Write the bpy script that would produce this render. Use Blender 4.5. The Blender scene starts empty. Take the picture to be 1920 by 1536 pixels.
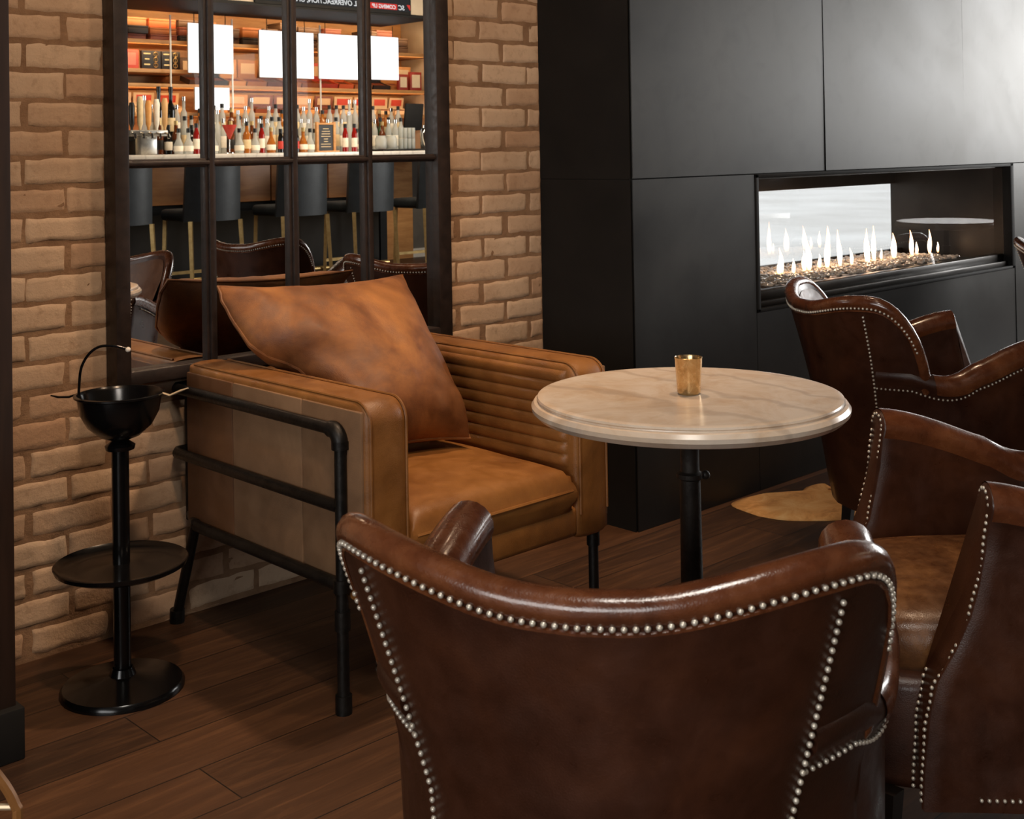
import bpy, bmesh, math, random
from mathutils import Vector, Matrix
R = math.radians
SC = bpy.context.scene
COL = SC.collection
rnd = random.Random(7)

# ------------------------------------------------------------------ helpers
def lin(r, g, b):
    def f(c):
        c /= 255.0
        return c / 12.92 if c <= 0.04045 else ((c + 0.055) / 1.055) ** 2.4
    return (f(r), f(g), f(b), 1.0)

class NT:
    def __init__(self, name):
        self.m = bpy.data.materials.new(name); self.m.use_nodes = True
        self.t = self.m.node_tree; self.b = self.t.nodes['Principled BSDF']; self.l = self.t.links
        self.tc = None
    def n(self, typ, **k):
        x = self.t.nodes.new(typ)
        for a, v in k.items():
            if a in x.inputs.keys(): x.inputs[a].default_value = v
            else: setattr(x, a, v)
        return x
    def coord(self, scale=(1, 1, 1), rot=(0, 0, 0), out='Object'):
        tc = self.n('ShaderNodeTexCoord'); mp = self.n('ShaderNodeMapping')
        mp.inputs['Scale'].default_value = scale; mp.inputs['Rotation'].default_value = rot
        self.l.new(tc.outputs[out], mp.inputs['Vector']); return mp.outputs[0]
    def noise(self, vec, scale, detail=4, rough=.55, dist=0.0):
        x = self.n('ShaderNodeTexNoise'); x.inputs['Scale'].default_value = scale
        x.inputs['Detail'].default_value = detail; x.inputs['Roughness'].default_value = rough
        x.inputs['Distortion'].default_value = dist
        if vec is not None: self.l.new(vec, x.inputs['Vector'])
        return x.outputs['Fac']
    def ramp(self, fac, stops):
        x = self.n('ShaderNodeValToRGB'); e = x.color_ramp.elements
        e[0].position, e[0].color = stops[0]; e[1].position, e[1].color = stops[-1]
        for p, c in stops[1:-1]:
            y = e.new(p); y.color = c
        self.l.new(fac, x.inputs[0]); return x.outputs[0]
    def mix(self, fac, a, b, mode='MIX'):
        x = self.n('ShaderNodeMix'); x.data_type = 'RGBA'; x.blend_type = mode
        for s, v in ((0, fac), (6, a), (7, b)):
            if hasattr(v, 'is_output'): self.l.new(v, x.inputs[s])
            else: x.inputs[s].default_value = v
        return x.outputs[2]
    def bump(self, fac, strength=.3, dist=.01):
        x = self.n('ShaderNodeBump'); x.inputs['Strength'].default_value = strength
        x.inputs['Distance'].default_value = dist
        self.l.new(fac, x.inputs['Height']); self.l.new(x.outputs[0], self.b.inputs['Normal'])
    def set(self, **k):
        for a, v in k.items():
            a = a.replace('_', ' ')
            if hasattr(v, 'is_output'): self.l.new(v, self.b.inputs[a])
            else: self.b.inputs[a].default_value = v
        return self

def noisy(name, c0, c1, scale=8, rough=.6, r1=None, metal=0.0, bump=0.0, bscale=60, dist=.3, spec=.5, stretch=(1, 1, 1)):
    """two-tone procedural material"""
    t = NT(name); v = t.coord(stretch)
    f = t.noise(v, scale, 5, .6, dist)
    t.set(Base_Color=t.ramp(f, [(.32, c0), (.68, c1)]), Metallic=metal)
    t.b.inputs['Specular IOR Level'].default_value = spec
    if r1 is None: t.set(Roughness=rough)
    else:
        mr = t.n('ShaderNodeMapRange'); mr.inputs['From Min'].default_value = .3; mr.inputs['From Max'].default_value = .7
        mr.inputs['To Min'].default_value = rough; mr.inputs['To Max'].default_value = r1
        t.l.new(t.noise(v, scale * 2.3, 3), mr.inputs['Value']); t.set(Roughness=mr.outputs[0])
    if bump: t.bump(t.noise(v, bscale, 3), bump, .004)
    return t.m

def emit(name, c, s):
    t = NT(name); t.set(Base_Color=(0, 0, 0, 1), Emission_Color=c, Emission_Strength=s, Roughness=1.0)
    f = t.noise(t.coord(), 1.5, 2)
    t.set(Emission_Color=t.mix(f, c, (c[0] * .96, c[1] * .98, c[2], 1)))
    return t.m

class MB:
    def __init__(self): self.b = bmesh.new()
    def box(self, x0, x1, y0, y1, z0, z1, bev=0.0, seg=2, M=None):
        r = bmesh.ops.create_cube(self.b, size=1.0); vs = r['verts']
        for v in vs:
            v.co = Vector(((x0 + x1) / 2 + v.co.x * (x1 - x0), (y0 + y1) / 2 + v.co.y * (y1 - y0), (z0 + z1) / 2 + v.co.z * (z1 - z0)))
        if bev > 0:
            es = list({e for v in vs for e in v.link_edges})
            rr = bmesh.ops.bevel(self.b, geom=es, offset=bev, segments=seg, profile=.5, affect='EDGES')
            vs = list({v for v in rr['verts']} | {v for v in vs if v.is_valid})
        if M is not None:
            for v in vs: v.co = M @ v.co
        return self
    def grid(self, rows, close_u=False, close_v=False, cap=False):
        """rows: list of lists of points"""
        V = [[self.b.verts.new(p) for p in r] for r in rows]
        n, m = len(V), len(V[0])
        for i in range(n if close_u else n - 1):
            for j in range(m if close_v else m - 1):
                try: self.b.faces.new((V[i][j], V[i][(j + 1) % m], V[(i + 1) % n][(j + 1) % m], V[(i + 1) % n][j]))
                except ValueError: pass
        if cap:
            for k in (0, -1):
                try: self.b.faces.new(V[k] if k else V[k][::-1])
                except ValueError: pass
        return self
    def tube(self, pts, r, seg=10, closed=False, cap=True, flat=1.0):
        pts = [Vector(p) for p in pts]; n = len(pts)
        rs = r if isinstance(r, (list, tuple)) else [r] * n
        up = None; rows = []
        for i in range(n):
            if closed: t = pts[(i + 1) % n] - pts[i - 1]
            else: t = pts[min(i + 1, n - 1)] - pts[max(i - 1, 0)]
            t.normalize()
            if up is None: up = Vector((0, 0, 1)) if abs(t.z) < .9 else Vector((1, 0, 0))
            s = t.cross(up); s.normalize(); up = s.cross(t); up.normalize()
            rows.append([pts[i] + (s * math.cos(a) + up * math.sin(a) * flat) * rs[i] for a in [2 * math.pi * k / seg for k in range(seg)]])
        return self.grid(rows, closed, True, cap and not closed)
    def lathe(self, prof, seg=24, c=(0, 0, 0), closed=False):
        rows = []
        for r, z in prof:
            rows.append([Vector((c[0] + max(r, 1e-5) * math.cos(2 * math.pi * k / seg), c[1] + max(r, 1e-5) * math.sin(2 * math.pi * k / seg), c[2] + z)) for k in range(seg)])
        return self.grid(rows, closed, True, False)
    def prism(self, poly, z0, z1, M=None):
        """poly: xy outline, extruded in z"""
        rows = [[Vector((x, y, z)) for x, y in poly] for z in (z0, z1)]
        if M is not None: rows = [[M @ p for p in r] for r in rows]
        return self.grid(rows, False, True, True)
    def ball(self, c, r, u=8, v=6, sc=(1, 1, 1)):
        q = bmesh.ops.create_uvsphere(self.b, u_segments=u, v_segments=v, radius=1.0)
        for x in q['verts']: x.co = Vector((c[0] + x.co.x * r * sc[0], c[1] + x.co.y * r * sc[1], c[2] + x.co.z * r * sc[2]))
        return self
    def build(self, name, mat, parent=None, smooth=True, angle=None, loc=None):
        bmesh.ops.remove_doubles(self.b, verts=self.b.verts, dist=2e-5)
        bmesh.ops.recalc_face_normals(self.b, faces=self.b.faces)
        me = bpy.data.meshes.new(name); self.b.to_mesh(me); self.b.free()
        if smooth:
            for p in me.polygons: p.use_smooth = True
            me.set_sharp_from_angle(angle=R(angle if angle else 40))
        me.materials.append(mat)
        o = bpy.data.objects.new(name, me); COL.objects.link(o)
        if parent is not None: o.parent = parent
        if loc is not None: o.location = loc
        return o

def tag(o, label=None, cat=None, group=None, kind=None):
    if label: o['label'] = label
    if cat: o['category'] = cat
    if group: o['group'] = group
    if kind: o['kind'] = kind
    return o
def empty(name, loc=(0, 0, 0), rz=0.0):
    o = bpy.data.objects.new(name, None); COL.objects.link(o)
    o.location = loc; o.rotation_euler = (0, 0, rz); o.empty_display_size = .1
    return o
def struct(o): o['kind'] = 'structure'; return o
def dup(root, loc, rz=None):
    def cp(o, par):
        c = o.copy(); COL.objects.link(c)
        if par is not None: c.parent = par
        for ch in o.children: cp(ch, c)
        return c
    c = cp(root, None); c.location = loc
    if rz is not None: c.rotation_euler = (0, 0, rz)
    return c
def arc(c, r, a0, a1, n, ax=(1, 0, 0), ay=(0, 0, 1)):
    ax, ay, c = Vector(ax), Vector(ay), Vector(c)
    return [c + ax * r * math.cos(a0 + (a1 - a0) * i / n) + ay * r * math.sin(a0 + (a1 - a0) * i / n) for i in range(n + 1)]
def ease(a, b, x):
    t = min(1, max(0, (x - a) / (b - a))); return t * t * (3 - 2 * t)
def lerp_tab(T, x):
    for (a, u), (b, v) in zip(T, T[1:]):
        if x <= b: return u + (v - u) * ease(a, b, x)
    return T[-1][1]
def catmull(P, n=12):
    P = [Vector(p) for p in P]; out = []
    for i in range(len(P) - 1):
        a, b, c, d = P[max(i - 1, 0)], P[i], P[i + 1], P[min(i + 2, len(P) - 1)]
        for k in range(n):
            t = k / n
            out.append(.5 * ((2 * b) + (c - a) * t + (2 * a - 5 * b + 4 * c - d) * t * t + (3 * b - a - 3 * c + d) * t ** 3))
    out.append(P[-1]); return out

# ------------------------------------------------------------------ camera
f_px, yaw, pitch, roll, cy = 2325.13, .7620, .0155, -.0164, 244.42
Fv = Vector((math.sin(yaw) * math.cos(pitch), math.cos(yaw) * math.cos(pitch), math.sin(pitch)))
R0 = Vector((math.cos(yaw), -math.sin(yaw), 0)); U0 = R0.cross(Fv)
Rv = R0 * math.cos(roll) + U0 * math.sin(roll); Uv = U0 * math.cos(roll) - R0 * math.sin(roll)
cam = bpy.data.cameras.new('camera'); co = bpy.data.objects.new('camera', cam); COL.objects.link(co)
M = Matrix.Identity(4)
for i in range(3): M[i][0], M[i][1], M[i][2] = Rv[i], Uv[i], -Fv[i]
M[2][3] = 1.22
co.matrix_world = M
cam.sensor_width = 36; cam.lens = 36 * f_px / 1920; cam.shift_y = -(768 - cy) / 1920
cam.clip_start = .05; cam.clip_end = 200
cam.dof.use_dof = True; cam.dof.focus_distance = 2.7; cam.dof.aperture_fstop = 15.0
SC.camera = co

# ------------------------------------------------------------------ materials
def leather(name, dark, mid, light, rough=.33, scale=5.0, bump=.12):
    t = NT(name); v = t.coord()
    a = t.noise(v, scale, 6, .62, .6); b = t.noise(v, scale * 4.2, 5, .6, .3)
    c = t.ramp(a, [(.25, dark), (.5, mid), (.8, light)])
    c = t.mix(.2, c, t.ramp(b, [(.35, dark), (.7, light)]))
    t.set(Base_Color=c, Roughness=rough)
    mr = t.n('ShaderNodeMapRange'); mr.inputs['From Min'].default_value = .3; mr.inputs['From Max'].default_value = .7
    mr.inputs['To Min'].default_value = rough - .08; mr.inputs['To Max'].default_value = rough + .16
    t.l.new(b, mr.inputs['Value']); t.set(Roughness=mr.outputs[0])
    w = t.n('ShaderNodeTexVoronoi'); w.inputs['Scale'].default_value = 420; t.l.new(v, w.inputs['Vector'])
    h = t.n('ShaderNodeMath', operation='MULTIPLY_ADD'); t.l.new(w.outputs['Distance'], h.inputs[0]); h.inputs[1].default_value = .25
    t.l.new(t.noise(v, 26, 4), h.inputs[2])
    t.bump(h.outputs[0], bump, .006)
    return t.m
M_tub = leather('oxblood_leather', lin(42, 22, 14), lin(64, 34, 21), lin(92, 52, 31), .33)
M_tubrim = leather('polished_leather', lin(62, 31, 18), lin(98, 52, 29), lin(140, 84, 48), .22, 9)
M_tubrim.node_tree.nodes['Principled BSDF'].inputs['Coat Weight'].default_value = .7; M_tubrim.node_tree.nodes['Principled BSDF'].inputs['Coat Roughness'].default_value = .14
M_seat = leather('worn_seat_leather', lin(62, 36, 22), lin(112, 72, 42), lin(170, 118, 70), .3, 9)
M_inner = leather('worn_inside_leather', lin(60, 33, 20), lin(100, 60, 36), lin(138, 94, 60), .42, 6)
M_tan = leather('tan_leather', lin(90, 55, 26), lin(130, 83, 38), lin(168, 114, 56), .42, 4, .2)
M_suede = leather('suede_side_leather', lin(98, 72, 50), lin(126, 94, 66), lin(150, 116, 84), .7, 4)
M_tandark = leather('dark_tan_leather', lin(70, 44, 26), lin(96, 62, 36), lin(118, 80, 50), .55, 4)  # rear side panel: plain tan leather, darker than the suede
M_pillow = leather('pillow_leather', lin(58, 33, 17), lin(118, 70, 34), lin(178, 118, 60), .56, 4.5, .2)
M_nail = noisy('antique_brass_nail', lin(214, 204, 186), lin(240, 232, 216), 30, .28, metal=.45)
M_wood_leg = noisy('black_wood', lin(22, 16, 13), lin(34, 25, 19), 6, .4, stretch=(4, 4, .6))
M_pipe = noisy('black_iron_pipe', lin(22, 21, 20), lin(40, 37, 34), 40, .38, .5, .6, .15, 120)
M_enamel = noisy('black_enamel', lin(8, 8, 9), lin(13, 12, 12), 12, .16, .24, spec=.4)
M_iron = noisy('cast_iron', lin(36, 33, 31), lin(58, 54, 50), 30, .45, .6, .4, .2, 150)
M_chrome = noisy('chrome', lin(200, 196, 190), lin(230, 226, 220), 10, .12, metal=1.0)

def marble(name, base, warm, vein):
    t = NT(name); v = t.coord()
    n1 = t.noise(v, 5, 8, .65, 1.8); n2 = t.noise(v, 14, 6, .6, .8)
    w = t.n('ShaderNodeTexWave'); w.inputs['Scale'].default_value = 2.2; w.inputs['Distortion'].default_value = 12; w.inputs['Detail'].default_value = 4
    t.l.new(v, w.inputs['Vector'])
    c = t.ramp(n1, [(.3, warm), (.6, base)])
    c = t.mix(t.ramp(w.outputs['Fac'], [(.0, (.35, .35, .35, 1)), (.13, (0, 0, 0, 1))]), c, vein)
    c = t.mix(t.ramp(n2, [(.5, (0, 0, 0, 1)), (.8, (.25, .25, .25, 1))]), c, vein)
    t.set(Base_Color=c, Roughness=.22)
    return t.m
M_marble = marble('table_marble', lin(230, 214, 196), lin(212, 184, 154), lin(160, 140, 122))
M_counter = marble('counter_marble', lin(236, 228, 216), lin(224, 212, 196), lin(170, 160, 150))

def brick_mats():
    t = NT('whitewashed_brick'); v = t.coord()
    a = t.noise(v, 3.2, 5, .6, .4); b = t.noise(v, 34, 6, .65)
    at = t.n('ShaderNodeAttribute'); at.attribute_name = 'tint'
    c = t.ramp(a, [(.3, lin(186, 156, 128)), (.7, lin(218, 190, 161))])
    c = t.mix(t.ramp(at.outputs['Fac'], [(0, (0, 0, 0, 1)), (1, (.55, .55, .55, 1))]), c, lin(174, 130, 96))
    c = t.mix(t.ramp(b, [(.52, (0, 0, 0, 1)), (.78, (.5, .5, .5, 1))]), c, lin(140, 108, 80))
    t.set(Base_Color=c, Roughness=.85); t.b.inputs['Specular IOR Level'].default_value = .25
    t.bump(t.noise(v, 75, 6, .7), .45, .006)
    m = NT('lime_mortar'); v = m.coord()
    m.set(Base_Color=m.ramp(m.noise(v, 12, 6, .65), [(.3, lin(126, 96, 72)), (.7, lin(168, 134, 104))]), Roughness=.95)
    m.b.inputs['Specular IOR Level'].default_value = .2
    m.bump(m.noise(v, 60, 6, .7), .6, .008)
    return t.m, m.m
M_brick, M_mortar = brick_mats()

def steel():
    t = NT('blackened_steel'); v = t.coord()
    a = t.noise(v, 1.6, 4, .5, .5); b = t.noise(v, 9, 5, .6, .6)
    c = t.ramp(a, [(.3, lin(50, 50, 50)), (.7, lin(72, 71, 69))])
    c = t.mix(t.ramp(b, [(.5, (0, 0, 0, 1)), (.75, (.3, .3, .3, 1))]), c, lin(42, 41, 40))
    t.set(Base_Color=c, Metallic=.85)
    mr = t.n('ShaderNodeMapRange'); mr.inputs['From Min'].default_value = .3; mr.inputs['From Max'].default_value = .7
    mr.inputs['To Min'].default_value = .38; mr.inputs['To Max'].default_value = .48
    t.l.new(a, mr.inputs['Value']); t.set(Roughness=mr.outputs[0])
    return t.m
M_steel = steel()
M_black = noisy('matt_black_paint', lin(24, 23, 22), lin(32, 30, 28), 5, .7, spec=.2)
M_darkpost = noisy('dark_brown_timber', lin(40, 28, 22), lin(58, 40, 30), 5, .6, stretch=(6, 6, .7), spec=.3)
M_mirrorframe = noisy('dark_stained_frame', lin(32, 24, 21), lin(50, 38, 33), 6, .42, .55, stretch=(5, 5, 5), bump=.1, bscale=90)
def mirror():
    t = NT('mirror_glass'); v = t.coord()
    t.set(Base_Color=t.ramp(t.noise(v, 3, 3), [(.3, (.83, .84, .83, 1)), (.7, (.87, .87, .86, 1))]), Metallic=1.0, Roughness=.0)
    return t.m
M_mirror = mirror()

def floor_mat():
    t = NT('dark_oak_planks'); v = t.coord()
    br = t.n('ShaderNodeTexBrick'); br.offset = .37; br.offset_frequency = 2
    br.inputs['Scale'].default_value = 1.0; br.inputs['Brick Width'].default_value = 1.25; br.inputs['Row Height'].default_value = .16
    br.inputs['Mortar Size'].default_value = .0016; br.inputs['Mortar Smooth'].default_value = .2; br.inputs['Bias'].default_value = 0
    br.inputs['Color1'].default_value = (0, 0, 0, 1); br.inputs['Color2'].default_value = (1, 1, 1, 1); br.inputs['Mortar'].default_value = (.5, .5, .5, 1)
    t.l.new(v, br.inputs['Vector'])
    mp = t.n('ShaderNodeMapping'); mp.inputs['Scale'].default_value = (1.3, 15, 1); t.l.new(v, mp.inputs['Vector'])
    add = t.n('ShaderNodeVectorMath', operation='MULTIPLY_ADD'); t.l.new(br.outputs['Color'], add.inputs[0]); add.inputs[1].default_value = (7, 5, 0); t.l.new(mp.outputs[0], add.inputs[2])
    g = t.noise(add.outputs[0], 1.8, 8, .7, 1.1)
    c = t.ramp(g, [(.28, lin(40, 27, 19)), (.5, lin(72, 48, 32)), (.75, lin(124, 86, 56))])
    c = t.mix(.45, c, t.ramp(br.outputs['Color'], [(0, lin(44, 30, 22)), (1, lin(104, 70, 46))]))
    c = t.mix(br.outputs['Fac'], c, lin(26, 18, 13))
    t.set(Base_Color=c, Roughness=.48); t.b.inputs['Specular IOR Level'].default_value = .35
    t.bump(g, .2, .004)
    return t.m
M_floor = floor_mat()
M_plaster = noisy('grey_plaster', lin(96, 92, 88), lin(112, 107, 101), 4, .9, bump=.1)
M_ceiling = noisy('dark_ceiling_paint', lin(70, 66, 62), lin(84, 79, 74), 4, .9)
M_beige = noisy('beige_soffit_paint', lin(176, 160, 138), lin(190, 174, 152), 4, .85)

def glass_mat(name, tint=(1, 1, 1, 1), refl=.12, rough=.0, k=.9):
    t = NT(name)
    tr = t.n('ShaderNodeBsdfTransparent'); tr.inputs[0].default_value = tint
    gl = t.n('ShaderNodeBsdfGlossy'); gl.inputs['Roughness'].default_value = rough; gl.inputs['Color'].default_value = (1, 1, 1, 1)
    lw = t.n('ShaderNodeFresnel'); lw.inputs['IOR'].default_value = 1.5
    ma = t.n('ShaderNodeMath', operation='MULTIPLY_ADD'); t.l.new(lw.outputs[0], ma.inputs[0]); ma.inputs[1].default_value = k; ma.inputs[2].default_value = refl
    ge = t.n('ShaderNodeNewGeometry'); sb = t.n('ShaderNodeMath', operation='SUBTRACT'); sb.inputs[0].default_value = 1.0; t.l.new(ge.outputs['Backfacing'], sb.inputs[1])
    mu = t.n('ShaderNodeMath', operation='MULTIPLY'); t.l.new(ma.outputs[0], mu.inputs[0]); t.l.new(sb.outputs[0], mu.inputs[1])
    mx = t.n('ShaderNodeMixShader'); t.l.new(mu.outputs[0], mx.inputs[0]); t.l.new(tr.outputs[0], mx.inputs[1]); t.l.new(gl.outputs[0], mx.inputs[2])
    t.l.new(mx.outputs[0], t.t.nodes['Material Output'].inputs['Surface'])
    return t.m
M_fireglass = glass_mat('fireplace_glass', refl=.05)
M_rearglass = glass_mat('fireplace_rear_glass', refl=.08)
M_showglass = glass_mat('cabinet_glass', refl=.0, k=.3)
M_winglass = glass_mat('window_glass', refl=.0)

# ------------------------------------------------------------------ room shell
o = MB().box(-4, 10.2, -5.4, 3.84, -.1, 0).build('floor', M_floor, smooth=False); struct(o)
o = MB().box(-4, 10.2, -5.4, 3.84, 3.0, 3.1).build('ceiling', M_ceiling, smooth=False); struct(o)

# brick wall: every brick a bulging, chipped block in one wall mesh
def brick_wall():
    root = struct(empty('wall_back', (0, 0, 0)))
    MB().box(-4, 3.02, 3.004, 3.2, 0, 3.0).build('mortar_bed', M_mortar, root, smooth=False)
    L, H = .2143, .0713
    me_b = bmesh.new(); lay = me_b.verts.layers.float.new('tint')
    from mathutils import noise as NZ
    r = random.Random(3)
    row0 = int(1.219 / H)
    zb = 1.219 - row0 * H
    for row in range(-1, 42):
        z0 = zb + row * H
        off = 1.222 if (row - row0) % 2 == 1 else 1.327
        k0 = int((-1.0 - off) / L)
        for k in range(k0, 60):
            x0 = off + k * L + r.uniform(-.008, .008); x1 = off + (k + 1) * L + r.uniform(-.008, .008)
            if x0 > 2.995: break
            x1 = min(x1, 3.004)
            if x1 - x0 < .02: continue
            if x1 < -.9: continue
            fine = True
            g = .0048
            xa, xb, za, zc = x0 + g + r.uniform(0, .004), x1 - g - r.uniform(0, .004), z0 + g + r.uniform(-.003, .002), z0 + H - g + r.uniform(-.002, .003)
            if zc < .004: continue
            if za < 0: za = 0.0
            tilt = r.uniform(-.004, .004); proud = r.uniform(.003, .0055); tint = r.random() ** 2
            nx, nz = 14, 6
            V = []
            for j in range(nz + 1):
                rowv = []
                for i in range(nx + 1):
                    u, w = i / nx, j / nz
                    # concentrate samples near the edges
                    uu = .5 - .5 * math.cos(math.pi * u); ww = .5 - .5 * math.cos(math.pi * w)
                    x = xa + (xb - xa) * uu; z = za + (zc - za) * ww + tilt * (uu - .5)
                    e = min(uu * (xb - xa), (1 - uu) * (xb - xa), ww * (zc - za), (1 - ww) * (zc - za))
                    d1 = NZ.noise(Vector((x * 30 + row, z * 30, k * 1.7))); d2 = NZ.noise(Vector((x * 75, z * 75, row + k * .3)))
                    prof = 1 - (1 - min(1, e / .006)) ** 2
                    edge = (1 - min(1, e / .02))
                    x += edge * .005 * d1; z += edge * .0058 * NZ.noise(Vector((x * 24, k * 3.1, z * 40 + row)))
                    y = 3.006 - proud * prof * (1 + .25 * d1) - .0022 * d2 * prof
                    if i in (0, nx) or j in (0, nz): y = 3.006
                    v = me_b.verts.new((x, y, max(z, 0))); v[lay] = tint
                    rowv.append(v)
                V.append(rowv)
            for j in range(nz):
                for i in range(nx): me_b.faces.new((V[j][i], V[j][i + 1], V[j + 1][i + 1], V[j + 1][i]))
    me = bpy.data.meshes.new('brickwork'); me_b.to_mesh(me); me_b.free()
    for p in me.polygons: p.use_smooth = True
    me.materials.append(M_brick)
    o = bpy.data.objects.new('brickwork', me); COL.objects.link(o); o.parent = root
brick_wall()

# dark timber post at the left edge with a black base block
o = struct(MB().box(.82, 1.012, 2.55, 3.0, 0, 3.0, .004).build('trim_1', M_darkpost))
o = struct(MB().box(.78, 1.022, 2.53, 2.999, .0, .105, .004).build('baseboard_left', M_black))

# fireplace wall: steel sheets over a block that the fireplace goes through
fw = struct(empty('wall_fireplace', (3.0, 2.6, 0)))
def panel(x0, x1, z0, z1, ry=0.0, rx=0.0):
    Mx = Matrix.Translation(((x0 + x1) / 2 - 3.0, -.008, (z0 + z1) / 2)) @ Matrix.Rotation(ry, 4, 'Z') @ Matrix.Rotation(rx, 4, 'X')
    w, h = (x1 - x0) / 2 - .0012, (z1 - z0) / 2 - .0012
    MB().box(-w, w, 0, .004, -h, h, M=Mx).build('steel_panel', M_steel, fw, smooth=False)
panel(3.0, 4.12, 1.12, 3.0, R(.2), R(.1)); panel(4.122, 5.24, 1.12, 3.0, R(-.2), R(-.1)); panel(5.242, 6.36, 1.12, 3.0, R(.1)); panel(6.362, 7.6, 1.12, 3.0)
panel(3.0, 3.655, 0, 1.118, R(-.2)); panel(3.657, 5.715, 0, .628); panel(5.717, 7.6, 0, 1.118, R(.15))
m = MB()
m.box(0, .66, .004, .62, 0, 3.0); m.box(2.715, 4.6, .004, .62, 0, 3.0); m.box(.66, 2.715, .004, .62, 0, .628); m.box(.66, 2.715, .004, .62, 1.118, 3.0)
m.build('wall_core', M_black, fw, smooth=False)
MB().box(-.004, .0, .0, .41, 0, 1.117).build('return_panel', M_black, fw, smooth=False)
MB().box(-.004, .0, .0, .41, 1.119, 3.0).build('return_panel', M_black, fw, smooth=False)

struct(MB().box(-4, 10.2, -5.4, -5.2, 0, 3.0).build('wall_bar', M_plaster, smooth=False))
struct(MB().box(7.55, 10.0, -5.2, -5.18, 0, .1).build('baseboard_bar', noisy('white_baseboard_paint', lin(226, 222, 214), lin(238, 234, 226), 3, .5), smooth=False))
# right wall with its big daylight window
def wall_with_hole(name, x0, x1, ya, yb, z0, z1, y0, y1):
    m = MB()
    m.box(x0, x1, ya, y0, 0, 3); m.box(x0, x1, y1, yb, 0, 3); m.box(x0, x1, y0, y1, 0, z0); m.box(x0, x1, y0, y1, z1, 3)
    return struct(m.build(name, M_plaster, smooth=False))
wall_with_hole('wall_right', 10.0, 10.2, -5.4, 3.84, 1.0, 2.75, -.5, 2.5)
wall_with_hole('wall_left', -4.2, -4.0, -5.4, 3.2, .8, 2.6, -3.2, .8)
def window(n, x, y0, y1, z0, z1):
    w = struct(empty(n, (x, (y0 + y1) / 2, z0)))
    m = MB(); h = (y1 - y0) / 2; H = z1 - z0
    for a, b in ((-h, -h + .06), (h - .06, h), (-.03, .03)): m.box(-.05, .05, a, b, 0, H)
    m.box(-.05, .05, -h, h, 0, .06); m.box(-.05, .05, -h, h, H - .06, H)
    m.build('window_frame', M_black, w, smooth=False)
    MB().box(-.004, .004, -h + .06, h - .06, .06, H - .06).build('pane', M_winglass, w, smooth=False)
window('window_1', 10.08, -.5, 2.5, 1.0, 2.75)
window('window_2', -4.1, -3.2, .8, .8, 2.6)
# room beyond the see-through fireplace: bright glazing
m = MB(); m.box(3.0, 4.4, 3.7, 3.84, 0, 3); m.box(8.6, 10.2, 3.7, 3.84, 0, 3); m.box(4.4, 8.6, 3.7, 3.84, 0, .12); m.box(4.4, 8.6, 3.7, 3.84, 2.4, 3)
struct(m.build('wall_beyond', M_plaster, smooth=False))
w = struct(empty('window_3', (6.5, 3.77, .12)))
m = MB()
for a in (-2.1, 1.0, 2.04): m.box(a, a + .06, -.04, .04, 0, 2.28)
m.box(-2.1, 2.1, -.04, .04, 0, .06); m.box(-2.1, 2.1, -.04, .04, 2.22, 2.28)
m.build('window_frame', M_beige, w, smooth=False)
MB().box(-2.04, 2.04, -.004, .004, .06, 2.22).build('pane', M_winglass, w, smooth=False)
struct(MB().box(-4, 60, 3.86, 60, -.2, -.1).build('ground_outside', noisy('pale_paving', lin(224, 222, 218), lin(252, 252, 250), .3, .9), smooth=False))

# ------------------------------------------------------------------ mirror on the brick wall
mir = tag(empty('wall_mirror', (1.98, 2.955, .64)), 'tall dark-framed mirror divided into panes, hung on the brick wall', 'mirror')
X0, X1, Z0, Z1 = 1.424, 2.534, .640, 2.19
zb = [.672, 1.200, 1.72, 2.165]
xs = [1.4405, 1.703, 1.966, 2.229, 2.5]
m = MB()
def rail(m, x0, x1, z0, z1, y0, y1): m.box(x0 - 1.98, x1 - 1.98, y0 - 2.955, y1 - 2.955, z0 - .64, z1 - .64, .004, 2)
rail(m, X0, X0 + .040, Z0, Z1, 2.935, 2.995); rail(m, X1 - .052, X1, Z0, Z1, 2.935, 2.995)
rail(m, X0 + .02, X1 - .02, Z0, Z0 + .034, 2.936, 2.994); rail(m, X0 + .02, X1 - .02, Z1 - .05, Z1, 2.936, 2.994)
m.build('mirror_frame', M_mirrorframe, mir)
m = MB()
for x in (1.703, 1.966, 2.229):
    rail(m, x - .0165, x + .0165, Z0 + .03, Z1 - .03, 2.953, 2.985); rail(m, x - .008, x + .008, Z0 + .03, Z1 - .03, 2.943, 2.96)
for z in (1.199, 1.73):
    rail(m, X0 + .03, X1 - .04, z - .0115, z + .0115, 2.953, 2.985); rail(m, X0 + .03, X1 - .04, z - .006, z + .006, 2.944, 2.96)
m.build('glazing_bars', M_mirrorframe, mir)
MB().box(X0 + .02 - 1.98, X1 - .03 - 1.98, .012, .016, .02, Z1 - .64 - .02).build('mirror_pane', M_mirror, mir, smooth=False)

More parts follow.
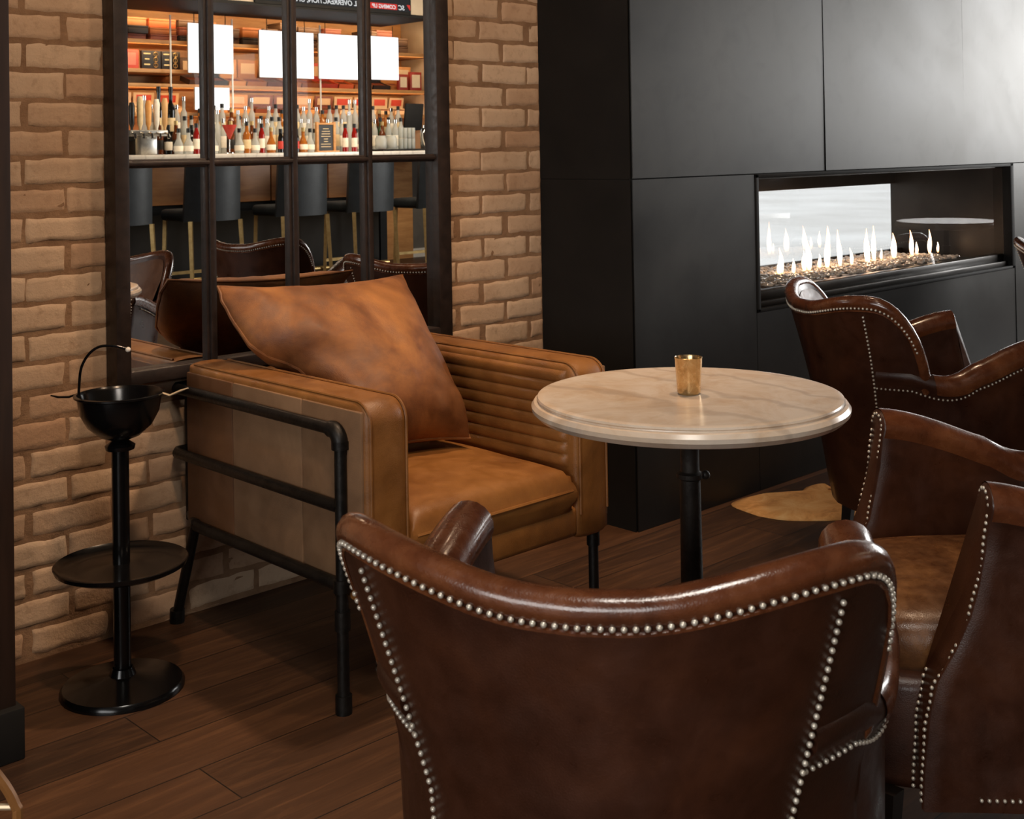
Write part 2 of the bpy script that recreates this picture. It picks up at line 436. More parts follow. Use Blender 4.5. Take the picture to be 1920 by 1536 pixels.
# ------------------------------------------------------------------ linear fireplace
fp = tag(empty('linear_fireplace', (3.66, 2.6, .628)), 'long glass-fronted gas fireplace with a row of flames set in the steel wall', 'fireplace')
W_, H_, D_ = 2.055, .490, .62
M_firebox = noisy('dark_firebox_steel', lin(40, 37, 34), lin(58, 53, 48), 3, .32, .45, .7)
m = MB()
m.box(0, .018, -.012, .03, 0, H_, .002); m.box(W_ - .03, W_, -.012, .03, 0, H_, .002); m.box(0, W_, -.012, .03, H_ - .014, H_, .002); m.box(0, W_, -.012, .03, 0, .012, .002)
m.build('surround_frame', M_black, fp)
m = MB()
m.box(0, W_, .03, D_, .0, .03); m.box(0, W_, .03, D_, H_ - .02, H_ - .002); m.box(0, .006, .03, D_, 0, H_); m.box(W_ - .006, W_, .03, D_, 0, H_)
m.build('firebox', M_firebox, fp, smooth=False)
m = MB(); m.box(.018, W_ - .03, .03, .075, .03, .066, .004); m.box(.018, W_ - .03, .008, .03, .012, .034, .003)
m.build('front_ledge', M_firebox, fp)
m = MB(); m.box(.006, W_ - .006, D_ - .06, D_ - .04, .03, .068, .003); m.box(.006, W_ - .006, D_ - .03, D_, H_ - .10, H_ - .02, .003)
m.build('rear_rail', M_firebox, fp)
MB().box(.018, W_ - .03, .032, .036, .06, H_ - .02).build('front_glass', M_fireglass, fp, smooth=False)
MB().box(.006, W_ - .006, D_ - .024, D_ - .02, .06, H_ - .1).build('rear_glass', M_rearglass, fp, smooth=False)
m = MB(); m.box(.03, W_ - .25, .10, D_ - .10, .03, .062); m.build('burner_tray', M_firebox, fp, smooth=False)
# crushed fire glass
M_fireglassbits = noisy('fire_glass_chips', lin(226, 206, 186), lin(252, 246, 236), 60, .12, .0)
m = MB(); r = random.Random(5)
for i in range(1500):
    x, y = r.uniform(.04, W_ - .27), r.uniform(.11, D_ - .11); s = r.uniform(.006, .013)
    q = bmesh.ops.create_icosphere(m.b, subdivisions=1, radius=s)
    Mx = Matrix.Translation((x, y, .063 + r.uniform(0, .008))) @ Matrix.Rotation(r.uniform(0, 6), 4, 'Z') @ Matrix.Rotation(r.uniform(-.6, .6), 4, 'X') @ Matrix.Diagonal((1.3, .9, .5, 1))
    for v in q['verts']: v.co = Mx @ (v.co * r.uniform(.8, 1.2))
tag(m.build('fire_glass_bed', M_fireglassbits, fp, smooth=False), kind='stuff')
def flame_mat():
    t = NT('gas_flame'); v = t.coord()
    sx = t.n('ShaderNodeSeparateXYZ'); t.l.new(v, sx.inputs[0])
    mr = t.n('ShaderNodeMapRange'); mr.inputs['From Max'].default_value = .13; t.l.new(sx.outputs['Z'], mr.inputs['Value'])
    em = t.n('ShaderNodeEmission'); em.inputs['Strength'].default_value = 15.0
    t.l.new(t.ramp(mr.outputs[0], [(0, lin(255, 178, 112)), (.3, lin(255, 226, 190)), (1, lin(255, 160, 92))]), em.inputs['Color'])
    tr = t.n('ShaderNodeBsdfTransparent'); mx = t.n('ShaderNodeMixShader')
    t.l.new(t.ramp(mr.outputs[0], [(0, (.12, .12, .12, 1)), (.45, (.6, .6, .6, 1)), (1, (.45, .45, .45, 1))]), mx.inputs[0])
    t.l.new(tr.outputs[0], mx.inputs[1]); t.l.new(em.outputs[0], mx.inputs[2])
    t.l.new(mx.outputs[0], t.t.nodes['Material Output'].inputs['Surface'])
    return t.m
M_flame = flame_mat()
fl = [(4.245, .075, .016), (4.285, .105, .016), (4.325, .06, .014), (4.425, .085, .018), (4.462, .145, .022), (4.565, .06, .015), (4.605, .17, .024), (4.715, .155, .02), (4.775, .075, .014),
      (4.905, .15, .024), (4.945, .09, .015), (5.016, .155, .02), (5.06, .05, .012), (5.175, .115, .026), (5.335, .12, .02), (5.385, .06, .014), (5.485, .085, .016), (5.53, .11, .016), (5.56, .05, .011)]
for i, (x, h, w0) in enumerate(fl):
    prof = []
    rr = random.Random(i)
    lean, ph = rr.uniform(-.16, .10), rr.uniform(0, 6)
    rows = []
    for k in range(13):
        t = k / 12
        rad = .78 * w0 * (math.sin(math.pi * min(1, t * .84 + .16)) ** 1.15) * (1 - .5 * t) + .0006
        cx = lean * h * t * t + .006 * math.sin(ph + t * 5) * t
        rows.append([Vector((cx + rad * math.cos(a), rad * .7 * math.sin(a), h * t)) for a in [2 * math.pi * q / 10 for q in range(10)]])
    MB().grid(rows, False, True, True).build('flame', M_flame, fp, loc=(x - 3.66, .30 + rr.uniform(-.02, .02), .068))

# ------------------------------------------------------------------ leather club armchair with black pipe frame
ac = tag(empty('club_armchair', (0, 0, 0)), 'square tan leather armchair with a black pipe frame, in front of the mirror', 'armchair')
AX0, AX1, AY0, AY1 = 1.614, 2.388, 2.160, 2.93
def profile_loft(m, prof, ys, shr=None, cap=True):
    """prof: list of (x,z); lofted along y. shr(i)-> inset towards the centre for rounded ends"""
    cx = sum(p[0] for p in prof) / len(prof); cz = sum(p[1] for p in prof) / len(prof)
    rows = []
    for i, y in enumerate(ys):
        k = shr[i] if shr else 0.0
        row = []
        for x, z in prof:
            dx, dz = x - cx, z - cz; L = math.hypot(dx, dz)
            row.append(Vector((x - (k * (1 if dx > 0 else -1) if abs(dx) > .03 else k * dx / .03), y, z - (k if dz > .1 else (-k if dz < -.1 else k * dz / .1)))))
        rows.append(row)
    m.grid(rows, False, True, cap)
def rrect(x0, x1, z0, z1, rt, rb, n=6):
    P = []
    for cx, cz, a0, r in ((x1 - rt, z1 - rt, 0, rt), (x0 + rt, z1 - rt, 90, rt), (x0 + rb, z0 + rb, 180, rb), (x1 - rb, z0 + rb, 270, rb)):
        for k in range(n + 1):
            a = R(a0 + 90 * k / n); P.append((cx + r * math.cos(a), cz + r * math.sin(a)))
    return P
def arm_block(x0, x1, z0, z1, name, mat, y0, y1):
    m = MB(); P = rrect(x0, x1, z0, z1, .026, .012)
    P2 = []
    for i in range(len(P)):   # refine
        a, b = P[i], P[(i + 1) % len(P)]; n = max(1, int(math.hypot(b[0] - a[0], b[1] - a[1]) / .05))
        for k in range(n): P2.append((a[0] + (b[0] - a[0]) * k / n, a[1] + (b[1] - a[1]) * k / n))
    ys = [y0, y0 + .003, y0 + .010, y0 + .024] + [y0 + .024 + (y1 - y0 - .03) * k / 8 for k in range(1, 9)] + [y1]
    sh = [.014, .007, .002, 0] + [0] * 8 + [.006]
    profile_loft(m, P2, ys, sh)
    return m.build(name, mat, ac, angle=50)
AT, AB = .675, .268
AW = .120
def front_curve(y0, zt, r=.07, n=8):
    return [(y0 + r - r * math.sin(R(90 * k / n)), zt - r + r * math.cos(R(90 * k / n))) for k in range(n + 1)]
def arm(x0, inner):
    """upholstered arm: side profile in y-z with a rounded front top corner, extruded in x; the outer panel is suede"""
    x1 = x0 + AW
    r = .05
    pts = [(AY1, AB), (AY1, AT)] + [(AY0 + r - r * math.sin(R(90 * k / 8)), AT - r + r * math.cos(R(90 * k / 8))) for k in range(9)] + [(AY0, .250), (AY0 + .012, .238), (AY0 + .05, .238), (AY0 + .06, .248), (AY0 + .062, AB)]
    pts2 = []
    for i in range(len(pts)):
        a, b = pts[i], pts[(i + 1) % len(pts)]; n = max(1, int(math.hypot(b[0] - a[0], b[1] - a[1]) / .06))
        for k in range(n): pts2.append((a[0] + (b[0] - a[0]) * k / n, a[1] + (b[1] - a[1]) * k / n))
    cy_, cz_ = (AY0 + AY1) / 2, (AT + AB) / 2
    m = MB(); rows = []
    for t, s in ((0, .016), (.003, .008), (.008, .003), (.018, 0), (AW * .35, -.003), (AW * .65, -.003), (AW - .018, 0), (AW - .008, .003), (AW - .003, .008), (AW, .016)):
        rows.append([Vector((x0 + t, y - (s if y > cy_ else -s), z - (s if z > cz_ else -s * .5))) for y, z in pts2])
    m.grid(rows, False, True, True)
    body = m.build('arm', M_tan, ac, angle=50)
    # piping round both edges of the front face and along the top
    m = MB()
    for xx in (x0 + .011, x1 - .011):
        loop = [Vector((xx, y - (.0005 if y < cy_ else -.0), z + .0005)) for y, z in ([(AY1 - .02, AT)] + pts[2:11] + [(AY0, AB + .03)])]
        m.tube(loop, .0032, 6)
    m.build('piping', M_tan, body)
    return body
armL = arm(AX0, False); armR = arm(AX1 - AW, True)
# seam band under the top pad and suede panels on the outer side of the left arm
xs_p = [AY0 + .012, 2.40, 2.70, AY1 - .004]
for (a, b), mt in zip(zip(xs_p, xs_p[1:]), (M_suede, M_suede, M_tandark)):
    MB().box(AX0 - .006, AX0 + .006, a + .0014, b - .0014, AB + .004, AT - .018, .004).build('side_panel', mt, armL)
m = MB(); m.box(AX1 - .006, AX1 + .006, AY0 + .012, AY1, AB + .004, AT - .018, .004); m.build('side_panel', M_suede, armR)
# horizontal channels inside the right arm (and left)
for s, body in ((0, armL), (1, armR)):
    m = MB(); n = 8; zt, zbm = AT - .018, .415
    xin = (AX0 + AW) if s == 0 else (AX1 - AW); sg = 1 if s == 0 else -1
    rows = []
    for y in [AY0 + .03, AY0 + .034, AY0 + .05] + [AY0 + .05 + (AY1 - AY0 - .16) * k / 6 for k in range(1, 7)]:
        e = 1.0 if y > AY0 + .045 else (.6 if y > AY0 + .032 else 0)
        row = []
        for j in range(n * 6 + 1):
            z = zbm + (zt - zbm) * j / (n * 6); ph = (j % 6) / 6
            row.append(Vector((xin + sg * e * (.006 + .008 * math.sin(math.pi * ph) ** .5), y, z)))
        rows.append(row)
    m.grid(rows); m.build('channelled_lining', M_tan, body, angle=80)
# backrest
m = MB(); P = rrect(AY1 - .13, AY1 + .03, .30, .635, .05, .02)
rows = []
for x, s in ((AX0 + AW + .0, .02), (AX0 + AW + .015, .004), (AX0 + AW + .05, 0), (2.06, -.006), (AX1 - AW - .05, 0), (AX1 - AW - .015, .004), (AX1 - AW, .02)):
    rows.append([Vector((x, y + (z - .3) * .06 + (s if y < AY1 - .05 else -s), z - (s if z > .45 else 0))) for y, z in P])
m.grid(rows, False, True, True); m.build('backrest', M_tan, ac, angle=50)
# base under the seat, seat cushion
MB().box(AX0 + AW - .01, AX1 - AW + .01, AY0 + .006, AY1, .243, .32, .014, 3).build('seat_base', M_tan, ac)
def cushion(name, x0, x1, y0, y1, z0, z1, dome, mat, parent, rc=.05, n=18, edge=.030):
    m = MB(); top = []
    def pt(u, v, zside):
        x = x0 + (x1 - x0) * u; y = y0 + (y1 - y0) * v; return x, y
    import mathutils.noise as NZ
    for sgn in (1, -1):
        rows = []
        for j in range(n + 1):
            row = []
            for i in range(n + 1):
                u = .5 - .5 * math.cos(math.pi * i / n); v = .5 - .5 * math.cos(math.pi * j / n)
                x, y = x0 + (x1 - x0) * u, y0 + (y1 - y0) * v
                e = min(u * (x1 - x0), (1 - u) * (x1 - x0), v * (y1 - y0), (1 - v) * (y1 - y0))
                pr = math.sqrt(max(0, 1 - (1 - min(1, e / edge)) ** 2))
                hz = (z1 - z0) / 2; zc = (z0 + z1) / 2
                d = dome * (math.sin(math.pi * u) * math.sin(math.pi * v)) ** .6 if sgn > 0 else 0
                z = zc + sgn * (hz - edge + edge * pr) * (1 if e > 1e-6 else 1) + d
                if sgn > 0: z += .004 * NZ.noise(Vector((x * 9, y * 9, 3.3))) * min(1, e / .06)
                row.append(Vector((x, y, z)))
            rows.append(row)
        m.grid(rows)
    # side walls
    ring = [(i, 0) for i in range(n)] + [(n, j) for j in range(n)] + [(n - i, n) for i in range(n)] + [(0, n - j) for j in range(n)]
    rws = []
    for k in range(6):
        t = k / 5; bul = .008 * math.sin(math.pi * t); row = []
        for i, j in ring:
            u = .5 - .5 * math.cos(math.pi * i / n); v = .5 - .5 * math.cos(math.pi * j / n)
            x, y = x0 + (x1 - x0) * u, y0 + (y1 - y0) * v
            zl, zh = z0 + edge, z1 - edge
            row.append(Vector((x + bul * (1 if i == n else (-1 if i == 0 else 0)), y + bul * (1 if j == n else (-1 if j == 0 else 0)), zl + (zh - zl) * t)))
        rws.append(row)
    m.grid(rws, False, True)
    return m.build(name, mat, parent, angle=60)
sc_ = cushion('seat_cushion', AX0 + AW + .004, AX1 - AW - .018, AY0 - .002, AY1 - .115, .300, .415, .03, M_tan, ac)
m = MB(); zz = .366
m.tube([(AX0 + AW + .01, AY0 - .006, zz), (2.0, AY0 - .012, zz + .002), (AX1 - AW - .024, AY0 - .006, zz)], .0048, 6)
m.build('piping', M_tan, sc_)
# pipe frame
def pipe(m, pts, r=.0135): m.tube(pts, r, 12)
for sx, xo in ((-1, AX0 - .018), (1, AX1 + .012)):
    m = MB(); zt = .612
    yf = AY0 + .072
    bend = arc((xo, yf + .03, zt - .03), .03, R(90), R(180), 6, (0, 1, 0), (0, 0, 1))
    xi = xo - sx * .05; yb = AY1 + .045
    pipe(m, [(xi, yb, zt), (xo - sx * .012, yb - .003, zt), (xo, yb - .02, zt)] + bend + [(xo, yf, .018)])
    pipe(m, [(xo, yf + .005, .445), (xo, yb - .02, .445), (xo - sx * .012, yb - .003, .445), (xi, yb, .445)]); pipe(m, [(xo, yf + .005, .275), (xo, AY1 - .07, .275)])
    pipe(m, [(xi, yb, zt + .01), (xi, yb, .26)])
    m.build('pipe_frame', M_pipe, ac)
    m = MB(); pipe(m, [(xo, AY1 - .07, .285), (xo + .006, AY1 + .045, .02)]); pipe(m, [(xo, AY1 - .075, .275), (xo - sx * .05, AY1 + .045, .275)])
    m.tube([(xo + .005, AY1 + .043, .035), (xo + .006, AY1 + .046, 0)], .019, 12)
    m.build('rear_leg', M_pipe, ac)
    el = arc((xo, yf + .03, zt - .03), .03, R(80), R(190), 8, (0, 1, 0), (0, 0, 1))   # elbow and couplings
    MB().tube(el, .0185, 12).build('pipe_elbow', M_pipe, ac)
    for a, b, r in ((zt - .022, zt - .04, .0195), (.29, .262, .0195), (.222, .18, .0175), (.04, 0, .0185)):
        MB().tube([(xo, yf, a), (xo, yf, b)], r, 12).build('pipe_coupling', M_pipe, ac)
m = MB(); pipe(m, [(AX0 - .018, AY0 + .09, .255), (AX1 + .012, AY0 + .09, .255)], .011); m.build('cross_pipe', M_pipe, ac)

# throw pillow leaning on the armchair's back
def pillow():
    import mathutils.noise as NZ
    TL, TR, BR, BL = Vector((1.652, 2.835, .880)), Vector((2.262, 2.845, .858)), Vector((2.168, 2.452, .462)), Vector((1.785, 2.50, .462))
    LEFT = [(0, 0), (.1, -.026), (.2, -.038), (.33, -.042), (.40, -.022), (.44, .012), (.48, .048), (.6, .064), (1, .02)]
    nrm = (TR - TL).cross(BL - TL); nrm.normalize()
    if nrm.y > 0: nrm = -nrm
    def quad(a, b):
        p = TL * (1 - a) * (1 - b) + TR * a * (1 - b) + BR * a * b + BL * (1 - a) * b
        p.x += (1 - a) ** 2 * lerp_tab(LEFT, b)
        return p
    n = 34; m = MB()
    for sg in (1, -1):
        rows = []
        for j in range(n + 1):
            row = []
            for i in range(n + 1):
                u = .5 - .5 * math.cos(math.pi * i / n); v = .5 - .5 * math.cos(math.pi * j / n)
                # sides bow inwards between the pinched corners
                uu, vv = u * 2 - 1, v * 2 - 1
                pu = uu * (1 - (.075 if uu < 0 else .012) * (1 - vv * vv)); pv = vv * (1 - .085 * (1 - uu * uu))
                a, b = (pu + 1) / 2, (pv + 1) / 2
                p = quad(a, b)
                th = ((1 - abs(uu) ** 3.4) * (1 - abs(vv) ** 3.4)) ** .55
                t = (.105 if sg > 0 else .085) * th * (1.0 + .22 * vv)
                wv = .015 * NZ.noise(Vector((uu * 1.8, vv * 1.8, 1.1 * sg))) + .009 * NZ.noise(Vector((uu * 4.5, vv * 2.2, 4.0))) + .004 * NZ.noise(Vector((uu * 11, vv * 6, 7.0)))
                rx = max(0, vv) * max(0, abs(uu) - .25)
                wv += .016 * rx * math.sin((uu * .9 - vv * .45) * 19) + .006 * math.exp(-((uu - .02 - .05 * vv) / .03) ** 2) * ease(.2, -.5, vv) - .008 * math.exp(-((uu - .52 + .25 * (vv - .3)) / .07) ** 2) * ease(-.3, .5, vv)
                row.append(p + nrm * (sg * t + wv * min(1, th * 1.6)))
            rows.append(row)
        m.grid(rows)
    o = m.build('throw_pillow', M_pillow, angle=75)
    tag(o, 'large brown leather pillow leaning in the pipe-framed armchair', 'pillow')
    m = MB(); pts = []
    def edge(uu, vv):
        pu = uu * (1 - (.075 if uu < 0 else .012) * (1 - vv * vv)); pv = vv * (1 - .085 * (1 - uu * uu)); a, b = (pu + 1) / 2, (pv + 1) / 2
        return quad(a, b)
    for k in range(24): pts.append(edge(-1 + 2 * k / 24, -1))
    for k in range(24): pts.append(edge(1, -1 + 2 * k / 24))
    for k in range(24): pts.append(edge(1 - 2 * k / 24, 1))
    for k in range(24): pts.append(edge(-1, 1 - 2 * k / 24))
    m.tube(pts, .0045, 6, closed=True); m.build('piping', M_pillow, o)
pillow()

M_gold_rest = noisy('pale_brass', lin(200, 176, 140), lin(220, 200, 168), 12, .35, metal=.4)
# ------------------------------------------------------------------ smoking stand
ash = tag(empty('ashtray_stand', (1.314, 2.698, 0)), 'black enamel ashtray stand with bowl, tray and handle, beside the armchair', 'ashtray')
MB().lathe([(0, .006), (.135, .006), (.138, .0), (.138, .008), (.132, .016), (.06, .026), (.03, .034), (.024, .05), (.022, .05)], 40).build('base', M_enamel, ash)
MB().lathe([(0, .03), (.0195, .03), (.0195, .545), (0, .545)], 20).build('column', M_enamel, ash)
MB().lathe([(.019, .288), (.10, .279), (.135, .281), (.148, .292), (.150, .291), (.146, .281), (.132, .274), (.06, .272), (.019, .275)], 44).build('tray', M_enamel, ash)
MB().lathe([(.019, .545), (.032, .547), (.034, .556), (.026, .562), (.018, .568), (.045, .578), (.072, .602), (.088, .632), (.094, .668), (.101, .671), (.101, .675), (.094, .676), (.088, .668), (.080, .632), (.062, .604), (.035, .588), (0, .584)], 44).build('bowl', M_enamel, ash)
cr, ff = Vector((.723, -.690, 0)), Vector((.690, .723, 0))   # along and across the handle
def pl(a, z, b=0): return Vector((cr.x * a + ff.x * b, cr.y * a + ff.y * b, z))
m = MB(); m.tube(catmull([pl(-.094, .668), pl(-.092, .70), pl(-.087, .735), pl(-.070, .765), pl(-.045, .782), pl(-.012, .783), pl(.018, .775)], 8), .0032, 8); m.build('handle', M_enamel, ash)
m = MB(); m.ball(pl(.021, .7745), .0062, 10, 8); m.build('handle_tip', noisy('ivory_tip', lin(220, 205, 185), lin(235, 222, 205), 5, .3), ash)
for s in (-1, 1):
    m = MB(); m.tube([pl(s * .098, .674), pl(s * .116, .668), pl(s * .140, .672 + (.006 if s > 0 else -.004)), pl(s * .158, .676 + (.008 if s > 0 else -.004))], [.004, .0055, .0055, .003], 8, flat=.5)
    m.build('cigar_rest', M_enamel if s < 0 else M_gold_rest, ash)
# ------------------------------------------------------------------ marble bistro table
def bistro(loc, label, group):
    t = tag(empty('bistro_table', loc), label, 'table', group)
    r = .296
    MB().lathe([(0, .70), (r - .02, .70), (r - .002, .705), (r + .008, .715), (r + .009, .723), (r + .004, .7305), (r - .004, .7325), (r - .0045, .7345), (r - .002, .737), (r - .0035, .7405), (r - .010, .7425), (r - .016, .7425), (0, .7425)], 96).build('table_top', M_marble, t, angle=25)
    MB().lathe([(0, .70), (.026, .70), (.026, .694), (.018, .684), (.018, .60), (.0185, .592), (.026, .588), (.026, .580), (.0195, .576), (.020, .56), (.022, .30), (.022, .05), (.03, .045), (.05, .03), (.05, .0)], 28).build('column', M_iron, t)
    MB().lathe([(0, .0), (.19, .0), (.19, .012), (.16, .02), (.05, .04), (.0, .04)], 40).build('base', M_iron, t)
    MB().lathe([(.026, .692), (.09, .694), (.09, .7), (.026, .7)], 24).build('mounting_plate', M_iron, t)
    MB().ball((.030 * .723, -.030 * .69, .584), .009, 10, 8).build('clamp_knob', M_chrome if False else M_iron, t)
    return t
T1 = bistro((1.906, 1.514, 0), 'round white marble table on an iron column, holding the gold candle glass', 'round marble tables')
T2 = dup(T1, (7.15, 1.60, 0)); T2['label'] = 'far round marble table reflected in the fireplace glass, right of frame'
# gold mercury-glass votive
vot = tag(empty('votive_holder', (1.900, 1.508, .7428)), 'small gold mercury-glass candle holder on the marble table', 'candle holder')
def gold():
    t = NT('mercury_gold_glass'); v = t.coord()
    n = t.noise(v, 90, 5, .7, .4)
    t.set(Base_Color=t.ramp(n, [(.3, lin(184, 150, 100)), (.7, lin(222, 192, 144))]), Metallic=.9, Roughness=t.ramp(n, [(.3, (.12, .12, .12, 1)), (.7, (.32, .32, .32, 1))]))
    return t.m
M_gold = gold()
MB().lathe([(0, .0), (.0195, .0), (.0225, .004), (.0265, .068), (.0272, .0705), (.0262, .0712), (.0252, .068), (.0215, .010), (0, .009)], 36).build('glass_cup', M_gold, vot)
MB().lathe([(0, .010), (.0205, .010), (.0212, .030), (.0, .032)], 24).build('candle', noisy('wax', lin(230, 220, 200), lin(240, 232, 214), 5, .5), vot)

# ------------------------------------------------------------------ hide rug
RP = [(3.40, 2.42), (3.434, 2.55), (3.50, 2.575), (3.56, 2.569), (3.609, 2.538), (3.657, 2.516), (3.725, 2.475), (3.80, 2.495), (3.85, 2.47), (3.80, 2.42), (3.88, 2.415), (4.02, 2.44), (4.16, 2.38), (4.30, 2.40), (4.40, 2.25), (4.33, 2.05), (4.42, 1.9), (4.2, 1.82), (4.0, 1.9), (3.88, 2.02), (3.78, 2.12), (3.628, 2.195), (3.551, 2.200), (3.482, 2.255), (3.419, 2.333)]
def rug():
    c = catmull([Vector((x, y, 0)) for x, y in RP + RP[:1]], 4)[:-1]
    ctr = sum(c, Vector()) / len(c); m = MB(); rows = []
    import mathutils.noise as NZ
    for k in range(9):
        t = k / 8
        rows.append([ctr.lerp(p, 1 - t if t < 1 else .001) + Vector((0, 0, (.003 if k == 0 else .010) + (.003 * NZ.noise(p * 9 + Vector((0, 0, k)))) * (k > 0) + (.004 if k in (1,) else 0))) for p in c])
    rows.insert(0, [p + Vector((0, 0, .0005)) for p in c])
    m.grid(rows, False, True, False)
    t = NT('tan_hide'); v = t.coord(); n = t.noise(v, 10, 6, .65, .8); n2 = t.noise(v, 120, 4)
    c2 = t.ramp(n, [(.3, lin(196, 136, 74)), (.5, lin(232, 172, 104)), (.72, lin(248, 204, 140))])
    t.set(Base_Color=c2, Roughness=.8); t.bump(n2, .5, .006)
    return tag(m.build('hide_rug', t.m, angle=80), 'tan animal-hide rug on the wood floor below the fireplace', 'rug')
rug()

# ------------------------------------------------------------------ leather tub chairs
HALF = catmull([Vector(p + (0,)) for p in [(0, 0), (.12, .018), (.238, .072), (.322, .165), (.355, .275), (.344, .40), (.32, .53), (.305, .68), (.296, .86)]], 14)
_acc = [0.0]
for i in range(1, len(HALF)): _acc.append(_acc[-1] + (HALF[i] - HALF[i - 1]).length)
def plan(s, z, off=0.0):
    """point on the chair's outer skin: s = arc length from the back's middle (signed), z height"""
    a = abs(s); i = 1
    while i < len(_acc) - 1 and _acc[i] < a: i += 1
    t = (a - _acc[i - 1]) / (_acc[i] - _acc[i - 1])
    p = HALF[i - 1].lerp(HALF[i], t); d = (HALF[i] - HALF[i - 1]).normalized()
    nx, ny = d.y, -d.x
    x, y = p.x + nx * off, p.y + ny * off
    bl = 1 - ease(.30, .78, a)
    dz = .78 - z
    y += .27 * dz * bl * (1 - .25 * ease(0, .6, dz))
    x *= 1 - (.24 * min(1, max(-.2, dz / .30)) * bl if dz < .30 else .24 * bl) - .04 * (1 - bl) * min(1, max(0, dz) / .6)
    return Vector((x if s >= 0 else -x, y, z))
S_END = .44
def back_top(a):
    a = abs(a)
    if a <= .31: return .764 + .034 * ease(.04, .29, a)
    q = min(1, (a - .31) / (S_END - .31)); return .798 - .235 * (1 - math.sqrt(max(0, 1 - q ** 2.2)))
def arm_top(a): return .605 - .022 * math.sin(math.pi * min(1, max(0, (a - .40) / .20))) + .075 * ease(.54, .86, a)
A_END = .845
def front_fwd(z): 
    P = [(.10, .112), (.19, .110), (.29, .104), (.36, .092), (.41, .062), (.463, .034), (.576, .010), (.66, 0), (.9, 0)]
    for (z0, f0), (z1, f1) in zip(P, P[1:]):
        if z <= z1: return f0 + (f1 - f0) * ease(z0, z1, z)
    return 0
def nails(m, pts, sp=.0118, r=.0036, out=None):
    """evenly spaced nailheads along a polyline"""
    d = 0.0; nxt = sp / 2
    for a, b in zip(pts, pts[1:]):
        L = (b - a).length
        while nxt <= d + L:
            m.ball(a.lerp(b, (nxt - d) / L), r, 7, 5); nxt += sp
        d += L
